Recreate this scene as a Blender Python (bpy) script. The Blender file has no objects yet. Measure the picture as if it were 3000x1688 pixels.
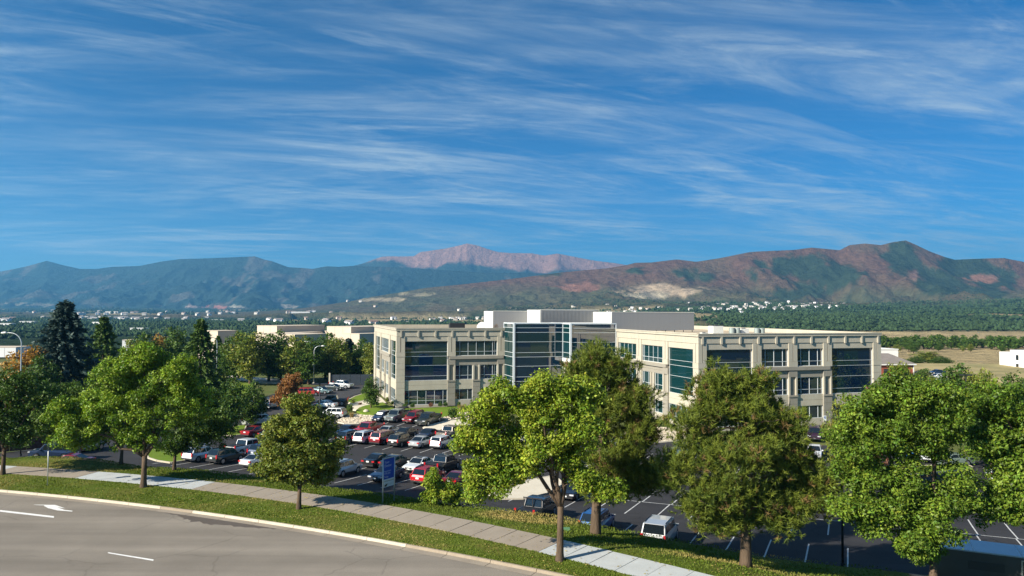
import bpy, bmesh, math, random
import numpy as np
from mathutils import Vector, Matrix

random.seed(7)
RNG = np.random.default_rng(11)
scene = bpy.context.scene
COL = scene.collection

# ---------------------------------------------------------------- camera
CAM_Z = 14.5
PITCH, ROLL = math.radians(1.789), math.radians(0.2965)
cam_data = bpy.data.cameras.new("camera")
cam = bpy.data.objects.new("camera", cam_data)
COL.objects.link(cam)
fwd = Vector((0, math.cos(PITCH), math.sin(PITCH)))
up0 = Vector((0, -math.sin(PITCH), math.cos(PITCH)))
rt0 = Vector((1, 0, 0))
rgt = rt0 * math.cos(ROLL) + up0 * math.sin(ROLL)
upv = up0 * math.cos(ROLL) - rt0 * math.sin(ROLL)
cam.matrix_world = Matrix(((rgt.x, upv.x, -fwd.x, 0), (rgt.y, upv.y, -fwd.y, 0), (rgt.z, upv.z, -fwd.z, CAM_Z), (0, 0, 0, 1)))
cam_data.sensor_width = 36.0
cam_data.lens = 25.842
cam_data.clip_start = 0.5
cam_data.clip_end = 60000
scene.camera = cam

# ---------------------------------------------------------------- sky and sun
SUN_EL, SUN_AZ = math.radians(29.0), math.radians(236.6)   # azimuth clockwise from +Y
world = bpy.data.worlds.new("World")
scene.world = world
world.use_nodes = True
wn, wl = world.node_tree.nodes, world.node_tree.links
bg = wn["Background"]
sky = wn.new("ShaderNodeTexSky")
sky.sky_type = 'NISHITA'
sky.sun_disc = False
sky.sun_elevation = SUN_EL
sky.sun_rotation = SUN_AZ
sky.altitude = 1900
sky.air_density = 1.0
sky.dust_density = 0.25
sky.ozone_density = 3.5
bg.inputs[1].default_value = 0.050


def wnode(t, **kw):
    n = wn.new(t)
    for k, v in kw.items():
        setattr(n, k, v)
    return n


def wmath(op, a, b=None, c=None, clamp=False):
    n = wn.new("ShaderNodeMath")
    n.operation = op
    n.use_clamp = clamp
    for i, v in enumerate((a, b, c)):
        if v is None:
            continue
        if isinstance(v, (int, float)):
            n.inputs[i].default_value = v
        else:
            wl.new(v, n.inputs[i])
    return n.outputs[0]


# thin cirrus, laid out on a high flat layer: direction / height
tc = wn.new("ShaderNodeTexCoord")
sp = wn.new("ShaderNodeSeparateXYZ")
wl.new(tc.outputs["Generated"], sp.inputs[0])
hz = wmath('ADD', wmath('MAXIMUM', sp.outputs[2], 0.0), 0.09)
cx = wmath('DIVIDE', sp.outputs[0], hz)
cy = wmath('DIVIDE', sp.outputs[1], hz)


def cirrus(angle, sx, sy, scale, detail, rough, dist, lo, hi, off):
    ca, sa = math.cos(angle), math.sin(angle)
    a = wmath('ADD', wmath('MULTIPLY', cx, ca * sx), wmath('MULTIPLY', cy, sa * sx))
    b = wmath('ADD', wmath('MULTIPLY', cx, -sa * sy), wmath('MULTIPLY', cy, ca * sy))
    cv = wn.new("ShaderNodeCombineXYZ")
    wl.new(a, cv.inputs[0])
    wl.new(b, cv.inputs[1])
    cv.inputs[2].default_value = off
    nz = wn.new("ShaderNodeTexNoise")
    nz.inputs["Scale"].default_value = scale
    nz.inputs["Detail"].default_value = detail
    nz.inputs["Roughness"].default_value = rough
    nz.inputs["Distortion"].default_value = dist
    wl.new(cv.outputs[0], nz.inputs["Vector"])
    mr = wn.new("ShaderNodeMapRange")
    mr.interpolation_type = 'SMOOTHSTEP'
    mr.inputs[1].default_value = lo
    mr.inputs[2].default_value = hi
    wl.new(nz.outputs[0], mr.inputs[0])
    return mr.outputs[0]


c1 = cirrus(0.16, 0.42, 1.1, 1.0, 12, 0.64, 1.5, 0.42, 0.72, 3.1)
c2 = cirrus(0.42, 0.42, 1.4, 1.4, 13, 0.68, 2.0, 0.44, 0.76, 8.7)
c3 = cirrus(-0.05, 0.45, 2.8, 2.2, 12, 0.66, 0.5, 0.46, 0.80, 15.2)
fib = cirrus(0.22, 0.9, 3.6, 2.4, 8, 0.6, 1.4, 0.26, 0.70, 31.0)
cover = cirrus(0.3, 0.34, 0.50, 0.9, 4, 0.5, 0.4, 0.38, 0.60, 24.0)
streak = wmath('ADD', wmath('MULTIPLY', c1, 0.8), wmath('ADD', wmath('MULTIPLY', c2, 0.85), wmath('MULTIPLY', c3, 0.3)))
streak = wmath('MULTIPLY', streak, wmath('MULTIPLY_ADD', fib, 0.6, 0.55))
amount = wmath('MULTIPLY', streak, wmath('MULTIPLY_ADD', cover, 0.75, 0.25))
amount = wmath('ADD', amount, wmath('DIVIDE', 0.0068, wmath('MULTIPLY', hz, hz)))   # a thin veil, seen through more of it low down
amount = wmath('MINIMUM', wmath('MULTIPLY', amount, 0.52), 0.55)
tint = wn.new("ShaderNodeMix")
tint.data_type = 'RGBA'
tint.blend_type = 'MULTIPLY'
tint.inputs[0].default_value = 1.0
wl.new(sky.outputs[0], tint.inputs[6])
tint.inputs[7].default_value = (0.05, 0.64, 0.98, 1)
mixc = wn.new("ShaderNodeMix")
mixc.data_type = 'RGBA'
wl.new(amount, mixc.inputs[0])
wl.new(tint.outputs[2], mixc.inputs[6])
mixc.inputs[7].default_value = (6.2, 7.4, 7.8, 1)
wl.new(mixc.outputs[2], bg.inputs[0])

sun_data = bpy.data.lights.new("sun", 'SUN')
sun_data.energy = 5.0
sun_data.angle = math.radians(0.53)
sun_data.color = (1.0, 0.92, 0.79)
sun = bpy.data.objects.new("sun", sun_data)
COL.objects.link(sun)
to_sun = Vector((math.sin(SUN_AZ) * math.cos(SUN_EL), math.cos(SUN_AZ) * math.cos(SUN_EL), math.sin(SUN_EL)))
sun.rotation_euler = (-to_sun).to_track_quat('-Z', 'Y').to_euler()

scene.view_settings.view_transform = 'Standard'
scene.view_settings.look = 'None'
scene.view_settings.exposure = 1.1
scene.view_settings.gamma = 1.0
scene.view_settings.use_curve_mapping = False
scene.render.engine = 'CYCLES'
cy_ = scene.cycles
cy_.use_denoising = True
cy_.max_bounces = 6
cy_.diffuse_bounces = 1
cy_.glossy_bounces = 3
cy_.transmission_bounces = 3
cy_.volume_bounces = 0
cy_.transparent_max_bounces = 4
cy_.caustics_reflective = False
cy_.caustics_refractive = False
cy_.sample_clamp_indirect = 6.0

# ---------------------------------------------------------------- layout tables (metres, camera above the origin)
KERB = [-0.0036654, -0.554715, 42.1044]
SW1 = [-3.15007e-05, -0.00781895, -0.711975, 45.3902]
SW2 = [-3.77234e-05, -0.00790004, -0.687317, 48.8136]
CREST = [[-47.4, 69.57, 0.25], [-45.78, 70.23, 0.35], [-42.12, 69.75, 0.4], [-38.72, 69.32, 0.25], [-34.08, 67.61, 0.0], [-30.63, 66.97, -0.0], [-27.53, 66.2, 0.0], [-21.65, 64.09, -0.1], [-15.76, 60.67, -0.1], [-11.72, 59.47, -0.2], [-7.48, 57.43, -0.2], [-2.93, 55.91, -0.3], [3.89, 54.01, -0.6], [7.12, 51.99, -0.8], [8.67, 51.82, -1.0], [11.71, 51.26, -1.4], [13.51, 51.04, -1.6], [17.17, 51.41, -2.4], [22.33, 50.96, -2.85], [25.46, 50.22, -2.9]]
DASHES = [[[-36.74, 53.35, 0.01], [-31.93, 51.85, 0.01], [-31.67, 51.43, 0.01], [-36.43, 52.9, 0.01]], [[-24.03, 44.3, 0.01], [-20.68, 43.06, 0.01], [-20.59, 42.82, 0.01], [-23.86, 44.09, 0.01]]]
ARROW = [[-35.31, 54.83, 0.01], [-33.67, 54.79, 0.01], [-32.33, 53.84, 0.01], [-33.1, 54.14, 0.01], [-32.19, 53.47, 0.01], [-31.46, 53.24, 0.01], [-31.36, 53.03, 0.01], [-32.59, 53.31, 0.01], [-33.6, 53.88, 0.01], [-34.25, 54.43, 0.01], [-34.39, 54.65, 0.01], [-35.18, 54.76, 0.01]]
WET = [[-24.78, 53.13, 0.01], [-21.58, 52.3, 0.01], [-18.75, 51.17, 0.01], [-14.89, 49.32, 0.01], [-15.74, 49.15, 0.01], [-18.41, 49.65, 0.01], [-20.75, 50.32, 0.01], [-22.59, 51.35, 0.01]]
CARS = [[-37.51, 89.71, 1.159, "suv", "white", "white SUV with tall red tail lamps, nearest the round grass island"], [-34.19, 88.69, 1.159, "suv", "blackgreen", "dark green SUV with chrome rear trim beside white SUV"], [-29.59, 86.74, 1.159, "sedan", "white", "white sedan seen from behind, left of the round maple crown"], [-26.38, 85.65, 1.159, "hatch", "silver", "silver hatchback hidden behind the maple crown"], [-18.6, 82.31, 1.159, "suv", "silver", "silver SUV parked nose away right of the maple crown"], [-13.43, 80.02, 4.301, "sedan", "navy", "dark blue sedan facing the road behind blue banner sign"], [-8.81, 78.86, 1.159, "suv", "red", "bright red SUV with white plate beside the small street tree"], [-5.51, 77.99, 1.159, "sedan", "maroon", "maroon sedan behind the small street tree"], [-41.66, 96.28, 1.159, "sedan", "silverblue", "silver blue sedan in the shade behind the white SUV"], [-34.22, 95.47, 1.159, "pickup", "white", "white pickup with dark bed cover behind the dark green SUV"], [-31.08, 93.58, 1.159, "suv", "navy", "navy SUV half hidden by the left of the maple crown"], [-15.84, 88.64, 1.159, "sedan", "black", "black sedan with bright rear plate seen from behind"], [-13.7, 87.76, 1.159, "sedan", "charcoal", "charcoal sedan directly behind the blue banner sign"], [-10.71, 86.13, 4.301, "sedan", "white", "white sedan with sunroof facing the road"], [-7.86, 85.6, 1.159, "pickup", "black", "black pickup with open bed and red tail lamps near small tree"], [-22.81, 104.96, 1.159, "suv", "navy2", "dark navy SUV with white plate, leftmost clear of the maple"], [-20.45, 104.77, 1.159, "suv", "white", "white SUV between the navy SUV and maroon minivan"], [-17.92, 104.5, 1.159, "van", "maroon", "maroon minivan with red tailgate in the middle row"], [-15.22, 102.63, 1.159, "suv", "black", "black SUV with chrome tailgate bar beside maroon minivan"], [-12.29, 101.99, 1.159, "sedan", "silver", "pale silver sedan in the middle row"], [-9.47, 101.31, 1.159, "boxy", "white", "white boxy hatchback with wraparound red tail lamps"], [-6.11, 99.27, 4.301, "pickup", "navy", "navy pickup with chrome grille behind the ash tree foliage"], [-24.67, 111.12, 4.301, "sedan", "navy2", "dark navy sedan left of the red pickup"], [-21.46, 111.69, 4.301, "pickup", "red", "bright red pickup with long bed, far half of middle row"], [-18.56, 110.2, 4.301, "sedan", "silver", "silver sedan behind the maroon minivan"], [-15.71, 109.16, 4.301, "sedan", "charcoal", "charcoal sedan behind the black SUV"], [-12.12, 107.89, 4.301, "sedan", "navy", "navy sedan behind the pale silver sedan"], [-8.98, 108.41, 1.159, "pickup", "tan", "grey brown pickup with glazed cab behind the white boxy hatchback"], [-21.4, 122.93, 4.301, "hatch", "navy", "navy hatchback with white windscreen shade next to rock bed"], [-18.85, 122.81, 4.301, "pickup", "greygreen", "grey green pickup with roof rack below the office corner"], [-15.95, 121.32, 4.301, "suv", "red2", "dark red SUV with bold grille below the office building"], [-13.33, 119.54, 4.301, "pickup", "darkgreen", "dark green pickup beside the pale concrete ramp"], [-45.04, 135.7, 2.443, "bigsuv", "white", "large white SUV left of the rust brown tree"], [-40.61, 119.65, 0.349, "pickup", "white", "white pickup parked sideways behind dark red sedan"], [-37.97, 110.03, 1.159, "sedan", "red2", "dark red sedan at the grass island end, seen from behind"], [-34.83, 108.42, 1.159, "sedan", "navy", "navy sedan beside dark red sedan, behind the maple"], [-52.86, 141.48, 1.92, "sedan", "white", "white sedan under the small grey green tree"], [-49.75, 139.73, 1.92, "suv", "silver", "silver SUV left of the large white SUV"], [-41.96, 152.93, 0.262, "suv", "coral", "coral red SUV side on behind the rust brown tree"], [-40.51, 157.41, 5.934, "sedan", "tealgrey", "teal grey sedan beside the coral SUV"], [-39.37, 163.53, 5.899, "sedan", "blackgreen", "black green sedan in front of the dark enclosure"], [-38.71, 167.87, 5.899, "pickup", "silver", "silver pickup beside the dark enclosure"], [-33.37, 137.96, 3.246, "pickup", "black", "black pickup with covered bed at the lawn edge"], [-34.22, 135.05, 2.967, "sedan", "white", "white sedan in front of the black covered pickup"], [-30.39, 125.74, 2.88, "suv", "silver", "pale silver SUV beside the rock bed"], [-54.47, 88.31, 3.281, "bigsuv", "navy", "long navy SUV in the shade at the far left"], [-49.64, 83.32, 3.211, "sedan", "maroon", "maroon sedan half hidden by the grass bank"], [-54.73, 94.72, 1.309, "pickup", "silverblue", "silver blue pickup behind the long navy SUV"], [2.22, 63.51, 1.159, "pickup", "black", "black work pickup with headache rack below the ash trunk"], [7.02, 60.19, 1.159, "suv", "blue", "deep blue SUV behind the pine trunk"], [11.43, 56.74, 1.159, "bigsuv", "silver", "large silver SUV with roof rails beside the grass bank"], [6.11, 73.03, 4.301, "sedan", "black", "black sedan with chrome grille between ash and pine"], [54.36, 83.01, 1.159, "hatch", "white", "white hatchback with red tail lamps at the right edge"], [53.83, 90.3, 3.176, "sedan", "greengrey", "grey green sedan side on under the right ash"], [52.21, 92.93, 4.301, "suv", "white", "white SUV seen through the right ash"], [49.37, 93.23, 4.301, "sedan", "blue", "blue sedan beside the white SUV under the right ash"], [61.54, 90.5, 1.159, "suv", "white", "white SUV farthest right behind the white hatchback"], [43.09, 105.06, 4.301, "suv", "plum", "plum SUV in front of the right office wing"], [39.11, 95.4, 4.301, "sedan", "white", "white sedan between the right pine and ash"], [22.1, 96.24, 4.301, "sedan", "tealgrey", "teal grey sedan behind the right pine"], [14.67, 100.53, 4.301, "suv", "silver", "silver SUV behind the dark middle pine"], [2.02, 106.46, 4.301, "suv", "white", "white SUV behind the bright ash crown"], [3.78, 100.26, 1.159, "sedan", "silver", "silver sedan behind the bright ash crown"], [-0.23, 95.66, 1.159, "sedan", "tealgrey", "teal grey sedan low behind the bright ash crown"], [106.68, 183.92, 3.142, "pickup", "white", "white pickup in the far right car park"], [115.62, 200.11, 3.229, "sedan", "white", "white sedan in the far right car park"], [123.79, 214.56, 3.229, "sedan", "navy", "navy sedan farthest back in the right car park"]]
HERO = [[[-43.86, 63.91, 0.15], "ash", "leafy street tree cut by the left edge of the picture", 17000, 0.2, 0, [[0.74, 0.0, 7.66, 2.82, 1.63], [3.15, 0.0, 6.06, 2.08, 1.78], [-0.36, 0.0, 4.72, 3.26, 2.37], [2.32, 0.0, 3.7, 2.37, 1.34], [-2.77, 0.0, 6.17, 2.67, 2.37]]], [[-29.6, 59.67, 0.15], "ash", "large bright green street tree left of the sign pole gap, on the verge", 42000, 0.19, 1, [[-0.21, 0.0, 10.03, 2.22, 1.58], [-2.53, 0.0, 8.7, 2.08, 1.52], [2.57, 0.0, 9.33, 2.0, 1.66], [-3.45, 0.0, 6.63, 1.94, 1.66], [-0.14, 0.0, 6.79, 2.77, 2.22], [3.17, 0.0, 6.94, 2.22, 1.94], [-5.19, 0.0, 4.51, 2.49, 1.52], [-0.63, 0.0, 3.9, 2.77, 1.16], [-6.61, 0.0, 6.2, 1.25, 1.25]]], [[-30.35, 66.69, 0.0], "ash", "dark green forked tree beside the round grass island", 16000, 0.2, 0, [[2.35, 0.0, 5.92, 2.17, 1.7], [1.47, 0.0, 3.77, 2.79, 1.7], [3.92, 0.0, 4.09, 1.55, 1.7], [0.26, 0.0, 2.23, 2.01, 0.99]]], [[-36.2, 68.72, 0.1], "ash", "shaded tree behind the large bright street tree", 14000, 0.22, 0, [[-5.06, 0.0, 6.29, 2.07, 1.44], [-5.97, 0.0, 4.23, 2.07, 1.76], [-0.87, 0.0, 3.3, 2.39, 1.44], [-3.13, 0.0, 5.03, 2.23, 1.6]]], [[-15.28, 53.42, 0.15], "maple", "round young maple on the verge in front of the parked cars", 27000, 0.2, 2, [[-0.18, 0.0, 7.27, 1.36, 0.99], [-1.07, 0.0, 5.91, 1.69, 1.24], [0.9, 0.0, 5.92, 1.79, 1.36], [-1.96, 0.0, 4.19, 1.54, 1.36], [0.07, 0.0, 4.08, 2.11, 1.61], [1.92, 0.0, 3.97, 1.36, 1.49], [-0.65, 0.0, 2.61, 1.86, 0.74], [-2.26, 0.0, 2.84, 1.12, 0.69], [1.2, 0.0, 2.5, 1.49, 0.69]]], [[-5.07, 55.98, -0.1], "maple", "small shrubby tree on the grass bank beside the bright red SUV", 6000, 0.16, 3, [[-0.79, 0.0, 1.97, 0.68, 0.83], [0.07, 0.0, 1.07, 1.3, 0.86], [0.77, 0.0, 0.69, 0.94, 0.65], [-0.83, 0.0, 0.63, 0.78, 0.65]]], [[2.83, 42.76, 0.15], "ash", "bright yellow green ash with forked trunk beside the pale slabs", 46000, 0.17, 3, [[-0.82, 0.0, 9.84, 2.09, 0.89], [-3.1, 0.0, 9.43, 1.39, 0.89], [1.16, 0.0, 9.65, 1.49, 0.99], [-1.21, 0.0, 8.36, 2.38, 1.23], [0.96, 0.0, 7.88, 1.69, 1.29], [-4.17, 0.0, 8.15, 1.49, 1.09], [-1.6, 0.0, 6.39, 1.89, 1.29], [0.38, 0.0, 6.21, 1.29, 1.29], [-4.92, 0.0, 6.96, 1.23, 0.89], [-4.26, 0.0, 5.4, 1.59, 0.89], [-4.64, 0.0, 4.13, 1.09, 0.75], [2.0, 0.0, 4.39, 0.83, 0.52], [2.98, 0.0, 3.97, 0.71, 0.44], [1.17, 0.0, 4.74, 0.7, 0.6], [-2.78, 0.0, 5.11, 0.99, 0.79], [-3.18, 0.0, 6.68, 1.19, 0.99]]], [[23.57, 41.45, -0.6], "ash", "large green ash on the right, before the dark trailer", 46000, 0.17, 8, [[-1.69, 0.0, 10.64, 2.02, 1.06], [-3.61, 0.0, 9.67, 1.64, 1.25], [0.6, 0.0, 9.89, 2.02, 1.25], [-4.4, 0.0, 7.96, 1.44, 1.25], [-2.09, 0.0, 8.35, 2.31, 1.44], [0.39, 0.0, 7.98, 1.92, 1.15], [-3.84, 0.0, 6.06, 1.64, 1.25], [-1.55, 0.0, 5.88, 1.83, 1.06], [-4.05, 0.0, 4.35, 1.44, 1.06], [-3.3, 0.0, 3.22, 0.87, 0.87], [1.69, 0.0, 5.14, 1.44, 0.96], [-0.82, 0.0, 3.24, 2.02, 1.64], [-0.64, 0.0, 1.73, 1.15, 0.67], [-2.14, 0.0, 4.55, 1.73, 1.15], [0.54, 0.0, 4.57, 1.54, 1.15]]], [[30.76, 42.17, -0.6], "ash", "green ash cut by the right edge of the picture", 24000, 0.19, 8, [[-3.23, 0.0, 10.1, 1.86, 1.08], [-1.8, 0.0, 8.46, 1.66, 1.47], [-3.66, 0.0, 7.87, 1.47, 0.88], [-2.53, 0.0, 4.98, 1.96, 1.18], [-3.43, 0.0, 3.82, 1.37, 0.74], [-0.37, 0.0, 6.73, 1.86, 1.86], [-2.31, 0.0, 6.72, 1.57, 1.18], [-1.78, 0.0, 3.83, 1.18, 1.18]]], [[-39.45, 131.72, -4.0], "maple", "rust brown small tree in the car park island", 7000, 0.28, 4, [[-0.37, 0.0, 4.49, 2.32, 2.2], [-0.53, 0.0, 2.66, 2.57, 1.83], [0.22, 0.0, 5.95, 1.71, 1.59]]], [[5.67, 49.58, -0.3], "pine", "dark tall pine behind the bright ash crown", 3300, 0.47, 1, [[-0.13, 0.0, 11.37, 1.43, 0.92], [-1.16, 0.0, 10.26, 1.43, 1.04], [1.25, 0.0, 10.51, 1.84, 1.27], [2.39, 0.0, 8.57, 1.66, 1.43], [0.67, 0.0, 8.33, 2.07, 1.66], [2.85, 0.0, 6.52, 1.73, 1.27], [1.59, 0.0, 4.92, 2.3, 1.43], [3.54, 0.0, 3.8, 1.84, 1.2], [0.91, 0.0, 3.1, 2.53, 1.04]]], [[14.16, 44.75, -0.6], "pine", "broad sunlit pine in front of the right office wing", 4900, 0.45, 1, [[-1.5, 0.0, 10.74, 1.14, 0.87], [0.36, 0.0, 10.61, 1.29, 0.87], [-2.13, 0.0, 9.4, 1.5, 1.29], [0.35, 0.0, 9.0, 2.08, 1.5], [2.21, 0.0, 8.39, 1.29, 1.14], [-3.37, 0.0, 7.75, 1.5, 1.29], [-0.9, 0.0, 6.73, 2.7, 1.66], [2.2, 0.0, 6.34, 2.08, 1.5], [3.84, 0.0, 5.43, 1.14, 1.14], [-3.79, 0.0, 5.49, 1.5, 1.29], [-1.53, 0.0, 4.07, 2.91, 1.29], [1.98, 0.0, 3.88, 2.29, 1.14], [3.62, 0.0, 3.28, 1.5, 0.94], [-2.77, 0.0, 3.04, 1.66, 0.87], [0.22, 0.0, 2.55, 2.08, 0.73], [-1.53, 0.0, 2.33, 1.97, 0.75], [1.86, 0.0, 2.35, 1.77, 0.71], [4.45, 0.0, 4.3, 1.04, 1.04]]]]
MID = [[-75.9, 125.0, -4.2, 19.8, 5.34, "bluespruce", "tall blue spruce towering over the left trees"], [-83.1, 150.0, -3.5990659398656355, 16.4, 4.04, "spruce", "pointed green conifer just right of the tall blue spruce"], [-54.9, 130.0, -4.107402645771832, 16.7, 3.98, "spruce", "dark spruce left of the pale low buildings"], [-79.5, 120.0, -4.16698531056236, 12.8, 4.18, "orange", "orange autumn tree under the curved street lamp"], [-74.8, 118.0, -4.163117807715334, 11.2, 3.29, "oak", "green tree at the foot of the tall blue spruce"], [-90.7, 190.0, -3.3, 11.7, 3.0, "orange", "golden tree behind the large bright street tree"], [-82.2, 180.0, -3.3, 13.6, 4.6, "oak", "light green tree left of the dark spruce"], [-87.6, 175.0, -3.3, 12.2, 4.88, "oak", "mid green tree peeping over the bright street tree"], [-87.8, 170.0, -3.3, 11.1, 3.16, "oak", "small round tree between conifer and bright street tree"], [-73.7, 185.0, -3.3, 11.1, 2.58, "spruce", "slim conifer against the pale low buildings"], [-67.6, 180.0, -3.3, 12.6, 4.68, "oak", "dark round tree, first right of the slim conifer"], [-62.4, 176.0, -3.3, 13.0, 4.9, "oak", "dark round tree, second right of the slim conifer"], [-59.9, 182.0, -3.3, 11.9, 4.73, "oak", "broad dark tree below the pale roof step"], [-58.2, 186.0, -3.3, 12.8, 3.63, "oak", "upright green tree beside white lamp pole"], [-52.7, 180.0, -3.3, 12.0, 4.68, "oak", "green tree left of the paired street lamps"], [-49.0, 178.0, -3.3, 11.1, 4.13, "oak", "dark tree under the paired street lamps"], [-48.5, 192.0, -3.3, 12.0, 4.46, "oak", "green tree right of the paired street lamps"], [-43.9, 184.0, -3.3, 11.3, 4.1, "oak", "low dark tree behind the enclosure"], [-43.4, 196.0, -3.3, 10.2, 3.28, "bluespruce", "bluish conifer near the office building"], [-38.1, 188.0, -3.3, 10.7, 3.84, "oak", "dark green tree touching the office building"], [-34.1, 180.0, -3.3, 10.2, 3.18, "oak", "brownish tree against the office side wall"], [-42.4, 112.0, -4.2, 8.3, 2.5, "oak", "small grey green tree above the dark red sedan"], [-41.3, 118.0, -4.2, 7.4, 2.08, "oak", "small green tree beside the large white SUV"], [-53.7, 135.0, -3.801940212283174, 7.2, 2.51, "oak", "young tree on the grass left of the large white SUV"], [-25.5, 134.0, -3.349155754703018, 5.9, 1.87, "oak", "dark rounded tree at the office corner"], [71.4, 135.0, -3.3, 9.4, 2.51, "pinelow", "dark pine in front of the brick building"], [67.2, 112.0, -3.3, 10.8, 3.22, "pinelow", "broad pine left of the white apartment block"], [69.1, 108.0, -3.3, 10.2, 2.51, "pinelow", "pine below the white apartment block"], [67.9, 100.0, -3.3, 10.1, 2.79, "pinelow", "pine at the right edge below the white apartment block"], [80.1, 140.0, -3.3, 6.1, 1.95, "oak", "small tree beside the far right car park"], [94.6, 170.0, -3.3, 5.4, 2.37, "pinelow", "small pine beside the asphalt drive"], [38.1, 78.0, -4.2, 11.7, 1.67, "red", "reddish shrub tree against the right office pier"], [36.0, 80.0, -4.2, 9.7, 1.86, "oak", "green shrub tree before the right office wing"], [57.1, 88.0, -4.041131841597276, 9.9, 2.86, "oak", "green tree behind the right edge ash"], [63.5, 92.0, -3.6782687859813317, 9.6, 2.56, "pinelow", "shadowy pine at the right edge behind the ash"], [169.7, 300.0, -6, 5.2, 5.57, "oak", "round bushy tree by the meadow edge"], [155.9, 285.0, -6, 3.7, 3.97, "oak", "low round tree left of the bushy meadow tree"], [169.4, 290.0, -6, 3.4, 4.04, "oak", "low tree right of the bushy meadow tree"], [229.1, 420.0, -8, 5.6, 3.12, "pinelow", "lone dark tree in the dry meadow, middle of three"], [225.4, 430.0, -8, 4.4, 2.4, "pinelow", "lone dark tree in the dry meadow, left of three"], [237.2, 440.0, -8, 6.7, 3.27, "pinelow", "lone dark tree behind the middle meadow tree"], [267.9, 430.0, -8, 5.0, 1.8, "pinelow", "small dark tree in the dry meadow above the lamp post"], [286.6, 430.0, -8, 4.7, 1.8, "pinelow", "small dark tree in the dry meadow above the white block"], [263.3, 430.0, -8, 3.8, 1.2, "pinelow", "tiny dark bush in the dry meadow"], [255.1, 440.0, -8, 4.5, 2.45, "pinelow", "dark bush at the front of the tree line"]]
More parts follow.
